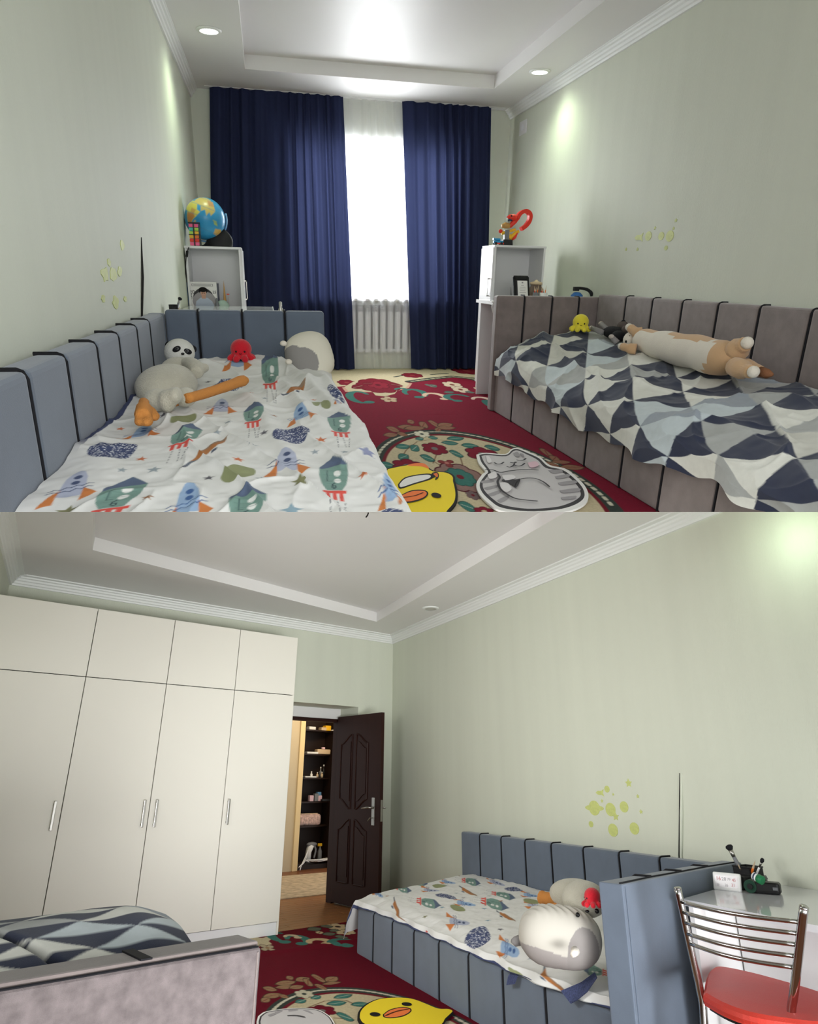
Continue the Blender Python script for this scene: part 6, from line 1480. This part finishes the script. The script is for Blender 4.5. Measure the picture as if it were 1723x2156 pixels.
# ------------------------------------------------------------------ chrome chair with a red seat
t = thing('chair', 'chrome tube chair with a red vinyl seat and five curved back bars at the desk', 'chair', (2.55, 2.1, 0))
jl, jr = Vector((2.3872, 2.2763, 0.455)), Vector((2.4357, 1.9233, 0.455))
tl_, tr_ = Vector((2.335, 2.2728, 0.8037)), Vector((2.39, 1.7635, 0.805))
seat = [((2.3441, 2.2221, 0.46))[:2], ((2.3018, 2.0971, 0.46))[:2], ((2.2984, 1.983, 0.46))[:2], ((2.3483, 1.8904, 0.46))[:2], (2.44, 1.80), (2.60, 1.80), (2.74, 1.92), (2.773, 2.0538, 0.46)[:2], (2.7818, 2.1809, 0.46)[:2], (2.7787, 2.3424, 0.46)[:2], (2.7524, 2.4638, 0.46)[:2], (2.7044, 2.486, 0.46)[:2], (2.5624, 2.397, 0.46)[:2]]
pl = sm(seat, 4)
bm = bm_new(); prism(bm, pl, .425, .452)
top_ = scale_poly(pl, .94); bm3 = prism(bm_new(), pl, .42, .445)
rings = []
for k, (sc_, z) in enumerate(((1.0, .425), (1.012, .436), (1.0, .450), (.95, .460), (.6, .464), (.2, .465))): rings.append([bm3.verts.new((*p, z)) for p in scale_poly(pl, sc_)])
n_ = len(pl)
for a, b in zip(rings, rings[1:]):
    for i in range(n_): bm3.faces.new((a[i], a[(i + 1) % n_], b[(i + 1) % n_], b[i]))
bm3.faces.new(rings[-1]); bmesh.ops.recalc_face_normals(bm3, faces=bm3.faces); bm.free()
obj('seat', bm3, m_redv, t, smooth=False); obj('seat_base', prism(bm_new(), scale_poly(pl, .93), .405, .423), P['black'], t)
for j, tp, sd in ((jl, tl_, 1), (jr, tr_, -1)):
    post = [tp, tp.lerp(j, .35), tp.lerp(j, .8), j, j + Vector((.0, .0, -.1)), Vector((j.x - .05, j.y + sd * .015, .01))]
    o_ = obj('rear_leg', T(smooth_path(post, 4), .0150, 14), m_chrome, t, smooth=True)
    obj('end_cap', lathe(bm_new(), tp, [(.0152, -.004), (.0155, .0), (.012, .003)], 14, tuple((tp - j).normalized())), m_chrome, o_, smooth=True)
    fx = Vector((2.70, 2.40, .41)) if sd > 0 else Vector((2.70, 1.92, .41))
    obj('front_leg', T([fx, (fx.x + .03, fx.y + sd * .01, .01)], .0125, 12), m_chrome, t, smooth=True)
lefts = [(2.338, 2.2661, 0.7562), (2.341, 2.2637, 0.7191), (2.344, 2.2616, 0.6833), (2.348, 2.2619, 0.6449), (2.352, 2.2588, 0.6114)]
rights = [(2.395, 1.797, 0.7541), (2.4, 1.8142, 0.7167), (2.405, 1.8318, 0.6802), (2.41, 1.8501, 0.6427), (2.415, 1.8672, 0.6056)]
for a, b in zip(lefts, rights):
    a, b = Vector(a), Vector(b); pth = []
    for k in range(13):
        u_ = k / 12; p = a.lerp(b, u_); p.x -= .035 * math.sin(math.pi * u_); p.z -= .004 * math.sin(math.pi * u_); pth.append(p)
    obj('back_bar', T(pth, .0075, 10), m_chrome, t, smooth=True)

# ------------------------------------------------------------------ patterned carpet (lower) with its mats
xs = np.arange(.45, 2.8, .0062); ys = np.arange(2.9, 6.72, .0068)
U, V = np.meshgrid(xs, ys, indexing='ij')
pt = Paint(U, V, (104, 10, 32), .007)
medallion(pt, 1.66, 3.68, .545, 1.0, -.1, 3.3)
pt.line([(1.398, 4.2202), (1.4977, 4.3347), (1.6257, 4.4101), (1.7108, 4.3958)], .010, VINE); pt.line([(1.7108, 4.3958), (1.7452, 4.3669), (1.7733, 4.2295)], .010, VINE); pt.line([(1.5733, 4.1047), (1.6173, 4.0731), (1.6362, 4.0318)], .010, VINE)
for e, an in (((1.7587, 4.4516, 0.0595, 0.0472), .25), ((1.6755, 4.3416, 0.0549, 0.0531), -.1), ((1.7916, 4.2649, 0.0492, 0.0525), -.2), ((1.634, 4.0982, 0.0336, 0.0944), -.7), ((1.3677, 4.3251, 0.0475, 0.0332), .1), ((1.5009, 4.4686, 0.036, 0.0453), .3), ((1.6059, 4.5046, 0.0338, 0.0469), .3), ((1.4338, 4.3127, 0.0318, 0.0251), 0)): leaf(pt, e, TEAL, an, (190, 200, 180), (40, 66, 62))
flower(pt, (1.5545, 4.2491, 0.0769, 0.108), (112, 14, 36), (120, 116, 112), 6); flower(pt, (1.5636, 4.5965, 0.0572, 0.0872), (206, 198, 172), DKG, 6, (84, 80, 66)); flower(pt, (2.1245, 3.879, 0.0573, 0.0792), (132, 26, 48), CREAM, 6)
TAN2 = (156, 124, 92)
for e, an in (((1.4026, 4.7826, 0.0409, 0.0715), -.7), ((1.3792, 4.6424, 0.0566, 0.0575), .15), ((1.4381, 4.6016, 0.0283, 0.0475), -.7), ((1.3216, 4.578, 0.0333, 0.0554), .5), ((1.5877, 4.9748, 0.0247, 0.0568), .3), ((1.5283, 4.8698, 0.0662, 0.0647), .05), ((1.4982, 4.7808, 0.059, 0.0518), -.3), ((1.563, 4.7506, 0.0472, 0.0517), .2), ((1.6515, 4.9043, 0.0491, 0.0669), .2), ((1.6616, 4.8228, 0.0272, 0.1082), .7), ((1.7546, 4.8876, 0.0278, 0.124), -.7), ((1.8249, 4.8328, 0.0554, 0.0669), .5), ((1.7934, 4.7462, 0.0603, 0.0322), -.05), ((1.704, 4.6992, 0.0296, 0.0829), -.8)):
    leaf(pt, e, TAN2, an, MAR, (60, 48, 36))
pt.poly([(1.551, 6.1626), (1.7062, 6.3123), (1.8559, 6.3733), (1.7997, 6.1692), (1.7438, 6.0738), (1.7416, 5.9582), (1.6654, 5.9254), (1.5536, 5.9325)], CREAM); flower(pt, (1.7484, 6.3185, 0.0707, 0.0927), (112, 14, 36), MAR, 6); flower(pt, (1.6751, 5.8545, 0.0581, 0.1424), (186, 168, 140), TAN2, 4, (60, 48, 36))
scroll(pt, (1.875, 6.1843, 0.0622, 0.1986), TEAL, .06, .8, 4.4); scroll(pt, (1.9698, 6.0419, 0.069, 0.1572), TEAL, .06, 2.8, -1.7); scroll(pt, (2.1014, 5.8855, 0.0756, 0.1014), (206, 180, 140), .06, 3.2, -1.0); scroll(pt, (2.2723, 5.7927, 0.0907, 0.1175), TEAL, .06, .6, 4.6); scroll(pt, (1.9562, 6.147, 0.0467, 0.0901), (206, 190, 160), .04, 2.8, -.4)
for e in ((2.4511, 6.3878, 0.1004, 0.1648), (2.4266, 6.1381, 0.0886, 0.1144), (2.221, 6.2164, 0.0321, 0.057), (2.6478, 6.512, 0.0604, 0.0874)): flower(pt, e, (206, 182, 146), (60, 40, 36), 6, (50, 40, 36))
for e, an in (((2.2297, 6.3758, 0.0657, 0.0998), .2), ((2.2759, 6.128, 0.0557, 0.0746), .1), ((2.3268, 5.9767, 0.0468, 0.0896), -.5), ((2.3672, 6.4436, 0.0503, 0.0828), -.2), ((2.5425, 6.3345, 0.0418, 0.1026), .4), ((2.3634, 6.2483, 0.0489, 0.0586), .5)): leaf(pt, e, (96, 104, 90), an, TAN2, (50, 44, 40))
edge = lambda x: 5.93 + .245 * x
Zc = .006 + .003 * vnoise(U, V, 4, 71) - .0 + .012 * np.exp(-((V - (5.42 + .16 * U)) / .05) ** 2)
Vc = np.minimum(V, edge(U)); Zc = np.where(V > edge(U), -.008, Zc)
grid('carpet', np.stack([U, Vc, Zc], -1), m_rug, None, pt.out(), label='crimson floral carpet in front of the wardrobe and open door', category='carpet')
t = thing('duck_mat', 'yellow duck-shaped floor mat beside the side panels of the blue daybed near the wardrobe', 'floor mat', (2.0, 3.8, .008))
body = sm([(1.6772, 3.9912), (1.716, 4.0753), (1.773, 4.1535), (1.8527, 4.2215), (1.9334, 4.2483), (2.0354, 4.2157), (2.0853, 4.1571), (2.1101, 4.0523), (2.1318, 3.948), (2.1798, 3.9163), (2.1836, 3.8781), (2.1475, 3.8415), (2.0904, 3.7905), (1.9799, 3.6949), (1.7426, 3.7482), (1.6655, 3.8828)])
c1, c2 = (2.0053, 4.0895), (1.7706, 4.0011)
mat_layers(t, [(scale_poly(body, 1.035, -.004), 'black', True), (body, 'duck', False), (sm([(1.8086, 3.9832), (1.8785, 4.044), (1.9561, 4.0583), (1.9917, 4.0184), (1.9686, 3.9611), (1.8958, 3.9098), (1.8246, 3.9113), (1.7969, 3.9413)]), 'black', False), (sm([(1.8157, 3.9799), (1.8755, 4.0296), (1.9497, 4.0451), (1.9813, 4.0095), (1.9643, 3.9676), (1.8987, 3.9235), (1.8302, 3.9235), (1.8056, 3.9479)]), 'orange', False),
    ([(c1[0] + .028 * math.cos(a), c1[1] + .035 * math.sin(a)) for a in np.linspace(0, 6, 16)], 'black', False), ([(c2[0] + .028 * math.cos(a), c2[1] + .035 * math.sin(a)) for a in np.linspace(0, 6, 16)], 'black', False)], [([(1.8072, 3.9514), (1.8915, 3.9928), (1.9797, 4.0034)], .008, 'black')], .012)
t = thing('cat_mat', 'grey cat-shaped floor mat with a white rim at the bottom edge beside the mauve headboard', 'floor mat', (1.3, 3.5, .008))
rim = sm([(1.1893, 4.2418), (1.2376, 4.2999), (1.2943, 4.3092), (1.369, 4.3061), (1.4628, 4.2712), (1.5157, 4.2189), (1.5363, 4.1375), (1.5343, 4.0267), (1.4873, 3.9072), (1.2772, 3.8922), (1.1508, 4.0657)])
mat_layers(t, [(rim, 'white', True), (scale_poly(rim, .955, 0, -.006), 'darkgrey', False), (scale_poly(rim, .915, 0, -.012), 'grey', False)] + [(sm(q, 3), 'midgrey', False) for q in ([(1.2893, 4.2668), (1.321, 4.2831), (1.3338, 4.2682), (1.2941, 4.2359)], [(1.3649, 4.2693), (1.4102, 4.2593), (1.4113, 4.2407), (1.3645, 4.2448)], [(1.4367, 4.2333), (1.463, 4.2075), (1.469, 4.1428), (1.4575, 4.1701)], [(1.2389, 4.2293), (1.2849, 4.2512), (1.2854, 4.2291), (1.2455, 4.2048)])], [([(1.3303, 4.1756), (1.3773, 4.1535), (1.4095, 4.1064)], .012, 'darkgrey')], .013)

# ------------------------------------------------------------------ section cut between the two rooms
bpy.context.view_layer.update()
upv = -DOWN
roots = {}


def root_of(o):
    while o.parent: o = o.parent
    return o


for o in list(SC.objects):
    if o.type != 'MESH': continue
    low = abs((root_of(o).matrix_world.to_3x3() @ Vector((0, 0, 1))).normalized().z) < .99
    sgn = -1 if low else 1
    mw = o.matrix_world
    d = [sgn * (mw @ Vector(c) - CAM).dot(upv) for c in o.bound_box]
    if min(d) > 0: continue
    if max(d) <= 0:
        if not o.children: bpy.data.objects.remove(o)
        continue
    nloc = (mw.to_3x3().transposed() @ (upv * sgn)); ploc = mw.inverted() @ CAM
    bm = bmesh.new(); bm.from_mesh(o.data)
    bmesh.ops.bisect_plane(bm, geom=bm.verts[:] + bm.edges[:] + bm.faces[:], dist=1e-6, plane_co=ploc, plane_no=nloc, clear_inner=True, clear_outer=False)
    if len(bm.verts) == 0 and not o.children:
        bm.free(); bpy.data.objects.remove(o); continue
    bm.to_mesh(o.data); bm.free()
